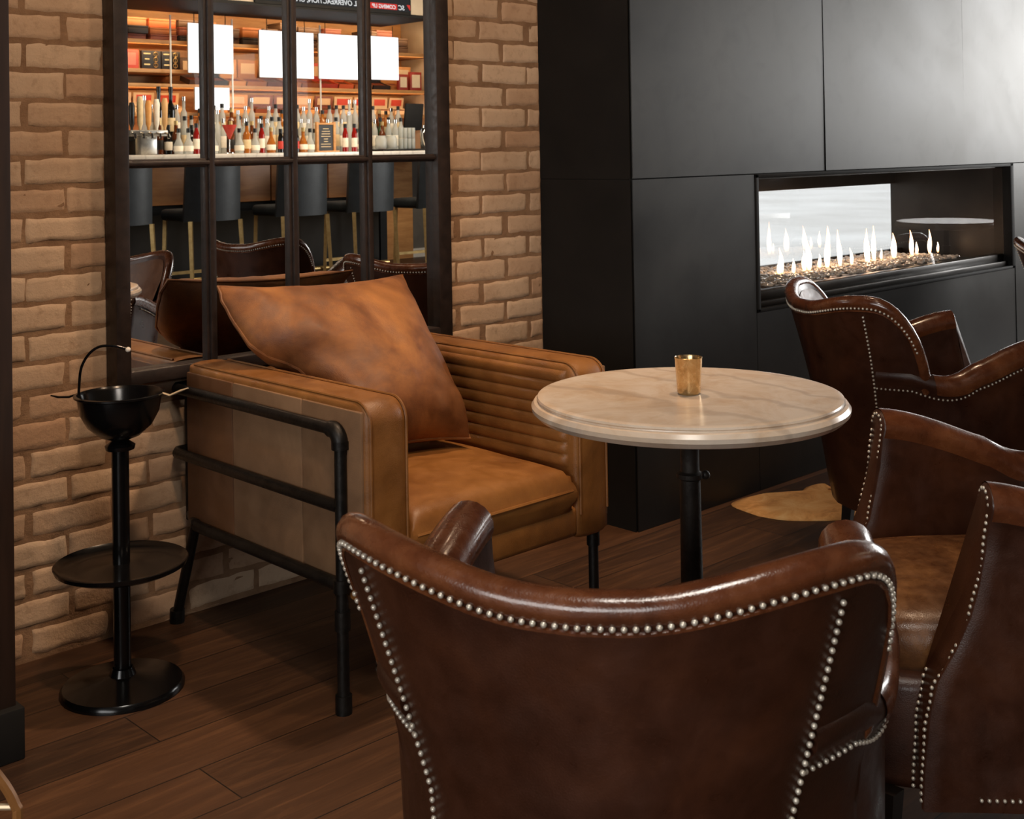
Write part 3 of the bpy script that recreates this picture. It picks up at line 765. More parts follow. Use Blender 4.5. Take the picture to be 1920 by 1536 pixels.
def tub_chair(name, loc, ang, label):
    t = tag(empty(name, loc), label, 'chair', 'brown leather tub chairs')
    # ---- back shell
    ss = []
    N = 40
    for k in range(N + 1):
        u = -1 + 2 * k / N
        ss.append(S_END * math.sin(u * math.pi / 2))
    rows = []
    for s in ss:
        zt = back_top(s) - .012; row = []
        for k in range(9): z = .17 + (zt - .17) * k / 8; row.append(plan(s, z, 0.0))
        for k in range(9): z = zt - (zt - .30) * k / 8; row.append(plan(s, z, -.034))
        rows.append(row)
    m = MB(); m.grid(rows, False, True, True); bk = m.build('backrest', M_tub, t, angle=60)
    # worn inner face
    rows = []
    for s in [q * .93 for q in ss]:
        zt = back_top(s) - .03
        rows.append([plan(s, zt - (zt - .34) * k / 8, -.0345 - .022 * math.sin(math.pi * (k + .3) / 8.6)) for k in range(9)])
    MB().grid(rows).build('inner_back', M_inner, bk, angle=70)
    # ---- rolled rim that follows the back's edge and turns down the wings
    path = [plan(s, back_top(s) - .012, -.016) for s in ss]
    lo = [plan(-S_END, z, -.026) for z in (.50, .53)]; hi = [plan(S_END, z, -.026) for z in (.53, .50)]
    P = lo + path + hi
    m = MB(); rr = [.014, .018] + [.0195 - .002 * ease(.3, .4, abs(s)) for s in ss] + [.018, .014]
    m.tube(P, rr, 14); m.build('rim_roll', M_tubrim, bk)
    # ---- nail lines on the outer back
    m = MB()
    line = []
    for k in range(81):
        s = -.425 + .85 * k / 80; line.append(plan(s, back_top(s) - .027, .003))
    nails(m, line); m.build('nailhead_trim', M_nail, bk, angle=80)
    for sg in (-1, 1):
        m = MB(); nails(m, [plan(sg * (.292 - .01 * ease(.7, .2, z)), z, .003) for z in [.752 - .552 * k / 30 for k in range(31)]]); m.build('nailhead_trim', M_nail, bk, angle=80)
    m = MB(); m.tube([plan(s, back_top(s) - .034, .001) for s in [-.41 + .82 * k / 40 for k in range(41)]], .003, 6); m.build('welt', M_tubrim, bk)
    # ---- arms
    for sg in (-1, 1):
        rows = []; T = [k / 22 for k in range(23)]
        s0 = .30
        def section(tt, shrink=0.0):
            row = []; sb = s0 + (A_END - s0) * tt; zt = arm_top(sb)
            def P(z, off):
                s = s0 + (A_END + front_fwd(z) - s0) * tt
                return plan(sg * s, z, off)
            w = .062; rt = .034
            for k in range(10): row.append(P(.17 + shrink + (zt - .05 - .17 - shrink) * k / 9, -shrink))
            for k in range(1, 12):
                a = R(-20 + 220 * k / 12); row.append(P(zt - .034 + (rt - shrink) * math.sin(a), -.028 + (rt + .003 - shrink) * math.cos(a)))
            for k in range(8): row.append(P(zt - .055 - (zt - .055 - .26) * k / 7, -w + shrink))
            return row
        for tt in T: rows.append(section(tt))
        rows.append(section(1.0, .004)); 
        for p in rows[-1]: p.y += .004
        m = MB(); m.grid(rows, False, True, True); ar = m.build('arm', M_tub, t, angle=55)
        # lighter leather over the arm's top, warm lamp light put into its colour
        rows2 = []
        for tt in [.30 + .70 * k / 16 for k in range(17)]:
            sb = s0 + (A_END - s0) * tt; zt = arm_top(sb); row = []
            for k in range(13):
                a = R(-28 + 236 * k / 12)
                z = zt - .034 + .0365 * math.sin(a); s = s0 + (A_END + front_fwd(z) - s0) * tt
                row.append(plan(sg * s, z, -.028 + .0395 * math.cos(a)))
            rows2.append(row)
        MB().grid(rows2).build('arm_top_lamplight', M_tubrim, ar, angle=70)
        # double row of nails round the arm's front face
        for off, nm in ((-.006, 0), (-.054, 1)):
            m = MB(); zt = arm_top(A_END); pts = []
            zs = [.18 + (zt - .035 - .18) * k / 40 for k in range(41)]
            for z in zs: 
                q = plan(sg * (A_END + front_fwd(z)), z, off); q.y += .004; pts.append(q)
            nails(m, pts, .0112, .0034); m.build('nailhead_trim', M_nail, ar, angle=80)
        m = MB(); pts = []
        zt = arm_top(A_END)
        for k in range(13):
            a = R(180 * k / 12); q = plan(sg * A_END, zt - .034 + .026 * math.sin(a), -.030 + .025 * math.cos(a)); q.y += .004; pts.append(q)
        nails(m, pts, .0112, .0034); m.build('nailhead_trim', M_nail, ar, angle=80)
        # nails along the arm's outer side under the roll
        m = MB(); nails(m, [plan(sg * (.29 + .50 * k / 40), arm_top(.29 + .50 * k / 40) - .062, .002) for k in range(41)], .0118, .0032)
        m.build('nailhead_trim', M_nail, ar, angle=80); m = MB()
        nails(m, [plan(sg * (.30 + .57 * k / 40), .19, .002) for k in range(41)], .0118, .0032)
        m.build('nailhead_trim', M_nail, ar, angle=80)
    # ---- base rail and seat
    def outline(e, y0, y1, hw0, hw1, n=28, p=3.6):
        pts = []
        for k in range(n * 2):
            a = 2 * math.pi * k / (n * 2); c, s = math.cos(a), math.sin(a)
            u = math.copysign(abs(c) ** (2 / p), c); v = math.copysign(abs(s) ** (2 / p), s)
            y = (y0 + y1) / 2 + v * ((y1 - y0) / 2 - e); hw = hw0 + (hw1 - hw0) * ((v + 1) / 2) - e
            pts.append((u * hw, y))
        return pts
    m = MB(); rows = []
    for z, e in ((.17, .012), (.175, .004), (.19, 0), (.33, 0), (.345, .004), (.355, .02)): rows.append([Vector((x, y, z)) for x, y in outline(e, .16, .835, .20, .258)])
    m.grid(rows, False, True, True); bs = m.build('seat_base', M_tub, t, angle=50)
    m = MB(); nails(m, [Vector((-.24 + .48 * k / 30, .834 - .035 * abs(-1 + 2 * k / 30) ** 6, .19)) for k in range(31)], .0118, .0032); m.build('nailhead_trim', M_nail, bs, angle=80)
    m = MB(); rows = []
    for z, e in ((.345, .03), (.352, .012), (.37, .002), (.40, 0), (.425, .004), (.44, .016), (.450, .035), (.458, .07), (.464, .12), (.466, .17)): rows.append([Vector((x, y, z - .010 * ease(.5, .9, y))) for x, y in outline(e, .12, .822, .215, .238)])
    m.grid(rows, False, True, True); m.build('seat_cushion', M_seat, t, angle=60)
    # ---- legs
    for lx, ly in ((-.21, .25), (.21, .25), (-.225, .77), (.225, .77)):
        MB().tube([(lx, ly, .175), (lx * 1.02, ly + (.01 if ly > .5 else -.02), 0)], [.026, .017], 4).build('leg', M_wood_leg, t, smooth=False)
    t.rotation_euler = (0, 0, R(ang - 90))
    return t
CC = tub_chair('tub_chair', (.90, .865, 0), 33, 'brown leather tub chair in the foreground, its nailheaded back to the viewer')
CA = dup(CC, (3.10, 2.07, 0), R(-37 - 90)); CA['label'] = 'brown leather tub chair before the fireplace, turned away from the candle table'
CB = dup(CC, (2.543, .696, 0), R(137 - 90)); CB['label'] = 'brown leather tub chair at the right edge, worn seat facing the candle table'
CD = dup(CC, (5.10, 2.20, 0), R(-25 - 90)); CD['label'] = 'brown leather tub chair cut off by the right edge, below the fireplace corner'
CE = dup(CC, (3.25, .50, 0), R(-18 - 90)); CE['label'] = 'brown leather tub chair seen only in the mirror, its back toward the mirror'

# ------------------------------------------------------------------ bent metal stool at the lower left
M_rod = noisy('tan_metal_rod', lin(150, 100, 54), lin(176, 122, 70), 8, .4, metal=.2)
st = tag(empty('side_stool', (.493, 1.845, 0)), 'low stool with bent tan metal legs cut off at the lower left corner', 'stool')
for a in (R(-34), R(126), R(226)):
    k = 0; d = Vector((math.cos(a), math.sin(a), 0))
    MB().tube(catmull([d * .06 + Vector((0, 0, .47)), d * .14 + Vector((0, 0, .445)), d * .195 + Vector((0, 0, .385)), d * .224 + Vector((0, 0, .335)), d * .228 + Vector((0, 0, .29)), d * .232 + Vector((0, 0, .0))], 8), .0075, 8).build('leg', M_rod, st)
M_ring = noisy('pale_metal_bar', lin(206, 178, 142), lin(220, 196, 160), 6, .35, metal=.3)
for a, b in ((-34, 126), (126, 226)): MB().tube([(.224 * math.cos(R(a)), .224 * math.sin(R(a)), .331), (.224 * math.cos(R(b)), .224 * math.sin(R(b)), .331)], .0045, 8).build('stretcher', M_ring, st)
MB().lathe([(0, .465), (.16, .465), (.17, .472), (.17, .488), (.155, .50), (0, .505)], 32).build('seat', M_tan, st)

# ------------------------------------------------------------------ the bar across the room (the wall mirror shows it)
M_barwood = noisy('amber_bar_wood', lin(150, 96, 52), lin(186, 128, 76), 3, .5, stretch=(1, 6, 6))
M_shelfwood = noisy('honey_shelf_wood', lin(176, 122, 70), lin(212, 158, 98), 3, .55, stretch=(1, 6, 6))
M_stoolleather = noisy('blue_grey_stool_leather', lin(26, 31, 34), lin(40, 45, 49), 12, .42, .5, bump=.1, bscale=200)
M_brass = noisy('brushed_brass', lin(176, 146, 92), lin(204, 174, 118), 30, .32, metal=.8)
bar = tag(empty('bar_counter', (5.4, -3.1, 0)), 'long bar with pale marble counter and tan wood front, seen in the mirror', 'bar')
MB().box(-2.0, 2.15, -.75, .15, 1.182, 1.225, .004).build('counter_slab', M_counter, bar)
m = MB()
for k in range(6): m.box(-1.95 + k * .585, -1.95 + k * .585 + .575, -.03, 0, .82, 1.18, .006)
m.build('front_panel', M_barwood, bar)
MB().box(2.02, 2.10, -.70, -.62, 0, 1.181).build('end_post', M_black, bar, smooth=False)
MB().box(-1.95, 1.55, -.70, -.035, .0, 1.181).build('carcass', M_black, bar, smooth=False)
m = MB(); m.tube([(-1.9, .10, .22), (1.55, .10, .22)], .02, 10)
for k in range(4): m.tube([(-1.8 + k * 1.05, .10, .22), (-1.8 + k * 1.05, -.04, .22)], .012, 8)
m.build('foot_rail', M_brass, bar)
# stools
st0 = tag(empty('bar_stool', (0, 0, 0)), 'x', 'stool', 'bar stools along the counter')
rows = []
for k in range(13):
    u = -1 + 2 * k / 12; x = .245 * u; yb = .0 - .07 * abs(u) ** 2.5
    rows.append([Vector((x * (1 - .04 * j / 6), yb + .03 * (j / 6), .71 + .48 * j / 6)) for j in range(7)] + [Vector((x * (1 - .04 * j / 6) * .93, yb - .05 + .03 * (j / 6), .71 + .48 * j / 6)) for j in range(6, -1, -1)])
MB().grid(rows, False, True, True).build('backrest', M_stoolleather, st0, angle=60)
MB().box(-.23, .23, -.47, -.05, .71, .80, .03, 3).build('seat', M_stoolleather, st0)
for lx, ly in ((-.215, -.02), (.215, -.02), (-.20, -.44), (.20, -.44)):
    MB().tube([(lx, ly, .715), (lx * 1.06, ly + (.05 if ly > -.1 else -.03), 0)], [.020, .016], 4).build('leg', M_brass, st0, smooth=False)
m = MB(); m.box(-.21, .21, -.462, -.442, .28, .305); m.build('foot_rest', M_brass, st0)
sx = [4.17, 4.915, 5.735, 6.435, 7.20]; names = ['leftmost of the five in the mirror', 'second from left in the mirror', 'third of five in the mirror', 'fourth from left in the mirror', 'rightmost of the five in the mirror']
for i, (x, nm) in enumerate(zip(sx, names)):
    o = st0 if i == 0 else dup(st0, (0, 0, 0))
    o.location = (x, -2.5, 0); o['label'] = 'dark leather bar stool with brass legs, ' + nm

# ---- back bar: glazed cigar cabinet with shelves
cab = tag(empty('cigar_cabinet', (6.9, -5.19, 0)), 'wide lit wooden cabinet of cigar boxes behind the bar, seen in the mirror', 'cabinet')
MB().box(-2.6, 2.1, .0, .02, .0, 2.95).build('back_panel', M_shelfwood, cab, smooth=False)
def board(z, x0=-2.6, x1=2.1, y1=.58, t=.036): MB().box(x0, x1, .02, y1, z - t, z, .004).build('shelf', M_shelfwood, cab)
board(1.885); board(1.62); board(2.29); board(1.20, y1=.65); board(2.02, -2.6, -1.0)
MB().box(-2.6, .75, .02, .6, 0, 1.16).build('lower_cupboard', M_black, cab, smooth=False)
MB().box(1.96, 2.1, .02, .75, 1.2, 2.95, .004).build('side_pillar', M_beige, cab)
MB().box(-2.62, -2.5, .02, .62, 1.2, 2.95, .004).build('side_pillar', M_beige, cab)
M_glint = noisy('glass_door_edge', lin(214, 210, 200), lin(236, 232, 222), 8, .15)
for a, b in ((-2.5, -1.25), (-1.245, -.6), (-.595, .42), (.425, 1.95)):
    d = MB().box(a, b, .640, .646, 1.66, 2.52).build('glass_door', M_showglass, cab, smooth=False)
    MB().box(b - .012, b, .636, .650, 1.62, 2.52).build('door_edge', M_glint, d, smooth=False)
# soffit with the television on it
struct(MB().box(3.6, 8.15, -4.6, -3.72, 2.585, 3.0).build('trim_2', M_beige, smooth=False))
struct(MB().box(3.6, 8.15, -4.62, -3.70, 2.555, 2.585).build('trim_3', M_black, smooth=False))
tv = tag(empty('television', (6.92, -3.69, 2.575)), 'wide black television with a sports ticker, above the bar in the mirror', 'television')
MB().box(-.90, .90, -.03, .0, .0, .42, .006).build('screen_bezel', M_black, tv)
M_scr = emit('screen_dark', lin(30, 34, 40), .8); M_red = emit('screen_red', lin(226, 52, 44), 1.0); M_wht = emit('screen_text', lin(240, 240, 240), 1.0)
MB().box(-.885, .885, .0, .002, .03, .41).build('screen', M_scr, tv, smooth=False)
def text(body, x, z, size, mat, par, name='lettering', shear=.18):
    cu = bpy.data.curves.new(name, 'FONT'); cu.body = body; cu.size = size; cu.shear = shear; cu.extrude = .0004; cu.offset = .0012
    o = bpy.data.objects.new(name, cu); COL.objects.link(o)
    dg = bpy.context.evaluated_depsgraph_get(); me = bpy.data.meshes.new_from_object(o.evaluated_get(dg))
    bpy.data.objects.remove(o); me.materials.clear(); me.materials.append(mat)
    o = bpy.data.objects.new(name, me); COL.objects.link(o); o.parent = par
    o.rotation_euler = (R(90), 0, R(180)); o.location = (x, .0035, z); return o
# facing +y: the viewer in the room reads from +x towards -x
MB().box(.36, .72, .002, .003, .042, .098).build('red_banner', M_red, tv, smooth=False)
m = MB(); m.prism([(.885, .045), (.885, .10), (.84, .10)], .002, .003, Matrix(((1, 0, 0, 0), (0, 0, 1, 0), (0, 1, 0, 0), (0, 0, 0, 1)))); m.build('red_corner', M_red, tv, smooth=False)
m = MB(); m.prism([(-.80, .045), (-.885, .045), (-.885, .10), (-.85, .10)], .002, .003, Matrix(((1, 0, 0, 0), (0, 0, 1, 0), (0, 1, 0, 0), (0, 0, 0, 1)))); m.build('red_corner', M_red, tv, smooth=False)
text('SC', .815, .045, .066, M_wht, tv); text('COMING UP', .705, .050, .052, M_wht, tv)
text('NFL OVERREACTION, UNDER THE RADAR', .315, .048, .068, M_wht, tv)
# glowing white panels added to stand for window reflections in the cabinet glass
M_white_reflection = emit('reflection_white', (1.0, .99, .97, 1), 1.6)
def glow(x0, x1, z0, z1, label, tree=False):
    p = tag(empty('reflection_panel', ((x0 + x1) / 2, -4.50, z0)), label, 'reflection panel', 'white panels standing for window reflections above the bar')
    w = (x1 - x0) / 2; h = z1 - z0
    MB().box(-w, w, -.03, -.002, 0, h, .01).build('reflection_panel_back', M_beige, p)
    MB().box(-w, w, -.001, .004, 0.002, h - .002).build('reflection_face', M_white_reflection, p, smooth=False)
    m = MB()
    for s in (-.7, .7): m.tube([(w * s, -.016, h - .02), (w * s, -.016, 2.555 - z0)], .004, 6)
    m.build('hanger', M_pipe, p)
    if tree:
        rr = random.Random(4); m = MB()
        def br(p0, a, L, r0, d):
            p1 = p0 + Vector((math.sin(a) * L, 0, math.cos(a) * L))
            if abs(p1.x) > w - .01 or p1.z > h - .01 or p1.z < .01: return
            m.tube([p0, p1], [r0, r0 * .7], 4)
            if d: br(p1, a + rr.uniform(.1, .6), L * .8, r0 * .65, d - 1); br(p1, a - rr.uniform(.1, .6), L * .8, r0 * .65, d - 1)
        br(Vector((-.05, .004, .02)), .08, .11, .0035, 5); m.build('tree_silhouette', noisy('pale_grey_line', lin(205, 205, 203), lin(215, 215, 213), 4, .8), p)
    return p
glow(5.80, 6.275, 1.985, 2.455, 'tall glowing white panel standing for a window reflection with a faint bare tree, leftmost above the bar', True)
glow(6.57, 7.20, 1.965, 2.43, 'glowing white panel standing for a window reflection, second from left above the bar, in the mirror')
glow(7.268, 7.86, 1.970, 2.432, 'glowing white panel standing for a window reflection, third from left above the bar, in the mirror')
glow(7.885, 8.29, 1.980, 2.440, 'glowing white panel standing for a window reflection, rightmost above the bar, in the mirror')
lp = glow(5.865, 6.228, 1.64, 1.855, 'small low glowing white panel standing for a window reflection, under the tree panel, above the bottles')
for c in list(lp.children):
    if c.name.startswith('hanger'): bpy.data.objects.remove(c)
MB().box(-.01, .01, -.016, -.006, -.415, .0).build('reflection_post', M_pipe, lp, smooth=False)

# ---- cigar boxes
BM = {}
def bm_(c):
    if c not in BM: BM[c] = noisy('box_paper_%d' % len(BM), lin(*[max(0, q - 14) for q in c]), lin(*c), 9, .55)
    return BM[c]
CN = {(176, 120, 70): 'tan', (206, 150, 92): 'honey', (120, 62, 40): 'red-brown', (40, 32, 28): 'black', (190, 66, 44): 'red', (214, 110, 60): 'orange', (92, 66, 44): 'brown', (226, 200, 160): 'cream', (150, 90, 44): 'amber'}
def cbox(loc, w, d, h, c, label, open_=None, grp=None, rz=0.0, emblem=None):
    b = tag(empty('cigar_box', loc, rz), label, 'box', grp)
    cm = bm_(c)
    if open_ is None:
        MB().box(-w / 2, w / 2, -d / 2, d / 2, 0, h * .72, .003).build('box_body', cm, b); MB().box(-w / 2 - .002, w / 2 + .002, -d / 2 - .002, d / 2 + .002, h * .73, h, .003).build('lid', cm, b)
    else:
        m = MB(); t = .006
        m.box(-w / 2, w / 2, -d / 2, d / 2, 0, t); m.box(-w / 2, -w / 2 + t, -d / 2, d / 2, t, h); m.box(w / 2 - t, w / 2, -d / 2, d / 2, t, h); m.box(-w / 2, w / 2, d / 2 - t, d / 2, t, h); m.box(-w / 2, w / 2, -d / 2, -d / 2 + t, t, h)
        m.build('box_body', cm, b, smooth=False)
        m = MB(); n = max(4, int(w / .022))
        for k in range(n): m.tube([(-w / 2 + .016 + (w - .032) * k / (n - 1), -d / 2 + .012, h * .62), (-w / 2 + .016 + (w - .032) * k / (n - 1), d / 2 - .012, h * .62)], .0085, 7)
        tag(m.build('cigars', bm_((120, 62, 40)) if c != (120, 62, 40) else bm_((92, 66, 44)), b), kind='stuff')
        L = MB().box(-w / 2, w / 2, 0, .006, 0, d * .92, .002).build('lid', cm, b); L.location = (0, -d / 2, h); L.rotation_euler = (R(open_), 0, 0)
        MB().box(-w * .36, w * .36, .0062, .0068, d * .2, d * .75).build('lid_picture', bm_((226, 200, 160)) if c != (226, 200, 160) else bm_((190, 66, 44)), L, smooth=False)
        b.rotation_euler = (R(-16), 0, rz); b.location.z += d / 2 * math.sin(R(16)) + .001
    return b
rr = random.Random(21); ORD = ['first', 'second', 'third', 'fourth', 'fifth', 'sixth', 'seventh', 'eighth', 'ninth', 'tenth', 'eleventh', 'twelfth', 'thirteenth', 'fourteenth', 'fifteenth', 'sixteenth', 'seventeenth', 'eighteenth', 'nineteenth', 'twentieth', 'twenty-first', 'twenty-second', 'twenty-third', 'twenty-fourth', 'twenty-fifth', 'twenty-sixth', 'twenty-seventh', 'twenty-eighth', 'twenty-ninth', 'thirtieth', 'thirty-first', 'thirty-second', 'thirty-third', 'thirty-fourth', 'thirty-fifth', 'thirty-sixth', 'thirty-seventh', 'thirty-eighth', 'thirty-ninth', 'fortieth']
keys = list(CN)
x = 5.95; i = 0
seq = [(92, 66, 44), (40, 32, 28), (206, 150, 92), (176, 120, 70), (120, 62, 40), (176, 120, 70), (150, 90, 44), (190, 66, 44), (214, 110, 60), (176, 120, 70), (40, 32, 28), (206, 150, 92), (206, 150, 92)]
for c in seq:
    w = rr.uniform(.18, .235); cbox((x + w / 2, -4.85, 1.887), w, .19, .05, c, 'open %s cigar box, %s from left on the shelf under the white panels' % (CN[c], ORD[i]), rr.uniform(6, 22), 'open cigar boxes under the white panels'); x += w + .012; i += 1
x = 5.0; i = 0
while x < 8.6:
    c = rr.choice([(226, 200, 160), (206, 150, 92), (176, 120, 70), (226, 200, 160), (120, 62, 40), (206, 150, 92)]); w = rr.uniform(.2, .27)
    if not 5.75 < x < 6.1:
        cbox((x + w / 2, -4.87, 1.622), w, .125, .045, c, 'open %s cigar box, %s from left on the lowest shelf behind the bottles' % (CN[c], ORD[i]), rr.uniform(4, 14), 'open cigar boxes on the lowest shelf'); i += 1
    x += w + .02
x = 4.65; i = 0
while x < 8.55:
    w = rr.uniform(.17, .30); z = 2.292
    n = rr.randint(2, 4)
    for q in range(n):
        h = rr.uniform(.055, .10)
        if z + h > 2.545: break
        c = rr.choice([(92, 66, 44), (92, 66, 44), (40, 32, 28), (120, 62, 40), (176, 120, 70), (150, 90, 44), (92, 66, 44), (214, 110, 60)])
        cbox((x + w / 2, -4.83 + rr.uniform(-.02, .02), z), w * rr.uniform(.88, 1), .24, h, c, 'closed %s cigar box, %s up in the %s stack from left on the top shelf' % (CN[c], ORD[q], ORD[i]), None, 'closed cigar boxes on the top shelf'); z += h + .003
    x += w + .012; i += 1
def standing(name, x0, x1, z0, z1, y, c, label, cat, gold=False, face=None):
    w = (x1 - x0) / 2
    b = tag(empty(name, ((x0 + x1) / 2, y, z0)), label, cat)
    MB().box(-w, w, -.04, 0, 0, z1 - z0, .003).build('box_body', bm_(c), b)
    if gold:
        m = MB()
        for kz in (.035, .085, .135): m.tube(arc((w * .45, .002, kz), .020, 0, R(345), 16), .0032, 5, closed=True); m.tube([(w * .45, .002, kz - .02), (w * .45, .002, kz + .02)], .0028, 5)
        for kz, ln in ((.14, .035), (.09, .022), (.04, .03)): m.box(-w * .45 - ln, -w * .45 + ln, .0, .0025, kz - .006, kz + .006)
        m.build('gold_print', M_brass, b)
    if face: 
        f = MB().box(-w * .7, w * .7, .0, .002, .03, z1 - z0 - .03).build('face_label', bm_(face), b, smooth=False)
    return b
board_y = -4.66
standing('boxed_set', 5.20, 5.385, 2.022, 2.195, board_y, (214, 84, 60), 'bright red box standing at the left end of the bar shelf', 'box', face=(226, 130, 104))
standing('boxed_set', 5.415, 5.605, 2.022, 2.19, board_y, (40, 32, 28), 'black box with gold rings, left of the pair on the bar shelf', 'box', True)
standing('boxed_set', 5.615, 5.805, 2.022, 2.19, board_y, (40, 32, 28), 'black box with gold rings, right of the pair on the bar shelf', 'box', True)
standing('framed_box', 8.42, 8.55, 1.888, 2.06, board_y, (150, 50, 36), 'red and cream box at the shelf right end, partly behind a white panel', 'box', face=(236, 214, 180))
standing('framed_box', 8.58, 8.74, 1.888, 2.09, board_y, (150, 50, 36), 'red and cream box at the far right end of the shelf', 'box', face=(236, 214, 180))

# ---- things on the counter
GL = {}
def bglass(name, c, a=.5, rough=.06):
    """bottle glass: thin tinted see-through mixed with a glossy coat"""
    t = NT(name); v = t.coord()
    tr = t.n('ShaderNodeBsdfTransparent'); tr.inputs[0].default_value = c
    p = t.b; t.set(Base_Color=t.mix(t.noise(v, 12, 2), c, tuple(q * .85 for q in c[:3]) + (1,)), Roughness=rough)
    mx = t.n('ShaderNodeMixShader'); mx.inputs[0].default_value = a
    t.l.new(tr.outputs[0], mx.inputs[1]); t.l.new(p.outputs[0], mx.inputs[2])
    t.l.new(mx.outputs[0], t.t.nodes['Material Output'].inputs['Surface']); return t.m
G_clear = bglass('clear_glass', lin(226, 228, 224), .45); G_green = bglass('green_glass', lin(60, 84, 52), .75); G_dark = bglass('dark_glass', lin(20, 18, 15), .95)
G_amber = bglass('amber_spirit', lin(190, 116, 48), .65); G_brown = bglass('brown_spirit', lin(110, 56, 24), .8); G_red = bglass('red_spirit', lin(150, 30, 24), .8)
L_white = noisy('paper_label', lin(222, 214, 198), lin(236, 230, 216), 30, .6); L_cream = noisy('cream_label', lin(204, 178, 134), lin(224, 202, 160), 30, .6)
L_black = noisy('black_label', lin(24, 22, 20), lin(40, 36, 32), 30, .5); L_red = noisy('red_label', lin(176, 44, 34), lin(200, 66, 50), 30, .5)
C_black = noisy('black_cap', lin(18, 17, 16), lin(28, 26, 24), 10, .35); C_gold = M_brass; C_silver = M_chrome
def bottle(kind, glass, label, cap, H=.30, r=.031):
    b = empty('bottle', (0, 0, 0)); s = H / .30
    if kind == 'wine': P = [(0, 0), (r, .002), (r, .17 * s), (r * .9, .195 * s), (r * .42, .222 * s), (.0135, .24 * s), (.0135, .29 * s), (0, .29 * s)]
    elif kind == 'square': P = [(0, 0), (r * 1.1, .002), (r * 1.1, .155 * s), (r * .9, .175 * s), (.016, .195 * s), (.015, .255 * s), (0, .255 * s)]
    elif kind == 'squat': P = [(0, 0), (r * 1.25, .002), (r * 1.35, .05 * s), (r * 1.25, .10 * s), (r * .8, .14 * s), (.016, .165 * s), (.015, .235 * s), (0, .235 * s)]
    else: P = [(0, 0), (r, .002), (r, .185 * s), (r * .85, .21 * s), (.016, .235 * s), (.0145, .275 * s), (0, .275 * s)]
    zt = P[-1][1]
    MB().lathe(P, 14).build('glass_body', glass, b, angle=50)
    zl = {'wine': (.05, .13), 'square': (.04, .12), 'squat': (.03, .085)}.get(kind, (.05, .15))
    rl = {'square': r * 1.1, 'squat': r * 1.345}.get(kind, r) + .0008
    if label: MB().lathe([(rl * .99, zl[0] * s), (rl, zl[0] * s + .001), (rl, zl[1] * s - .001), (rl * .99, zl[1] * s)], 14).build('paper_label', label, b)
    MB().lathe([(0, zt - .012), (.0165, zt - .012), (.0165, zt + .024), (0, zt + .024)], 10).build('cap', cap, b)
    return b
protos = [('clear spirit bottle with white label', bottle('spirit', G_clear, L_white, C_silver)), ('clear spirit bottle with black cap', bottle('spirit', G_clear, L_cream, C_black, .32)),
          ('amber whiskey bottle with cream label', bottle('square', G_amber, L_cream, C_black, .29, .032)), ('brown liquor bottle with black label', bottle('square', G_brown, L_black, C_gold, .30)),
          ('green wine bottle with white label', bottle('wine', G_green, L_white, C_black, .31)), ('dark wine bottle with cream label', bottle('wine', G_dark, L_cream, C_black, .32)),
          ('red liqueur bottle with white label', bottle('spirit', G_red, L_white, C_black, .25, .027)), ('squat amber bottle with gold cap', bottle('squat', G_amber, L_white, C_gold, .25, .030)),
          ('tall slim clear bottle', bottle('wine', G_clear, None, C_silver, .36, .029)), ('small dark bottle with red label', bottle('spirit', G_dark, L_red, C_black, .2, .025)),
          ('squat clear bottle with dark stopper', bottle('squat', G_clear, L_white, C_black, .24, .030)), ('black bottle with white label', bottle('square', G_dark, L_white, C_black, .26))]
used = set()
def put(i, x, y, z, label, grp):
    nm, p = protos[i]
    o = p if i not in used else dup(p, (0, 0, 0)); used.add(i)
    o.location = (x, y, z); tag(o, label % nm, 'bottle', grp)
def place_row(xs, y, z, wt, row, grp, jit):
    for n, x in enumerate(xs):
        put(rr.choice(wt), x, y + rr.uniform(-jit, jit), z + .0005, '%s, ' + ORD[n] + ' from left in the ' + row, grp)
def row_xs(a, b, st, skip=()):
    out = []; x = a
    while x < b:
        if not any(s0 < x < s1 for s0, s1 in skip): out.append(x)
        x += st + rr.uniform(-.008, .012)
    return out[:40]
place_row(row_xs(5.02, 6.98, .078, ((5.38, 5.52), (6.33, 6.64))), -3.26, 1.225, [6, 9, 7, 10, 9, 6, 11, 10, 2], 'front bottle row', 'bottles in the front row', .02)
place_row(row_xs(4.95, 7.46, .0705), -3.44, 1.225, [0, 1, 3, 0, 10, 8, 11, 0, 1, 3], 'second bottle row', 'bottles in the second row', .02)
# raised rear tier of the bar
tier = tag(empty('bottle_riser', (6.3, -3.70, 1.2255)), 'stepped dark riser holding the back rows of bottles on the bar', 'riser')
MB().box(-1.45, 1.45, -.10, .10, 0, .12, .004).build('lower_step', M_black, tier); MB().box(-1.45, 1.45, -.145, -.101, 0, .21, .004).build('upper_step', M_black, tier)
place_row(row_xs(4.92, 7.65, .0725), -3.67, 1.346, [0, 1, 2, 8, 0, 1, 3, 10, 2, 0], 'third bottle row', 'bottles in the third row', .015)
place_row(row_xs(7.10, 7.48, .10), -3.57, 1.2255, [4, 5, 4, 4], 'right-end wine row', 'wine bottles at the bar right end', .01)
for n, (i, x, z, nm) in enumerate(((5, 5.02, 1.346, 'left of the pair by the taps'), (5, 5.13, 1.346, 'right of the pair by the taps'))):
    p = protos[i][1]; o = dup(p, (x, -3.60, z)); o.scale = (1.15, 1.15, 1.35); tag(o, 'tall dark wine bottle, ' + nm, 'bottle', 'tall dark wine bottles')
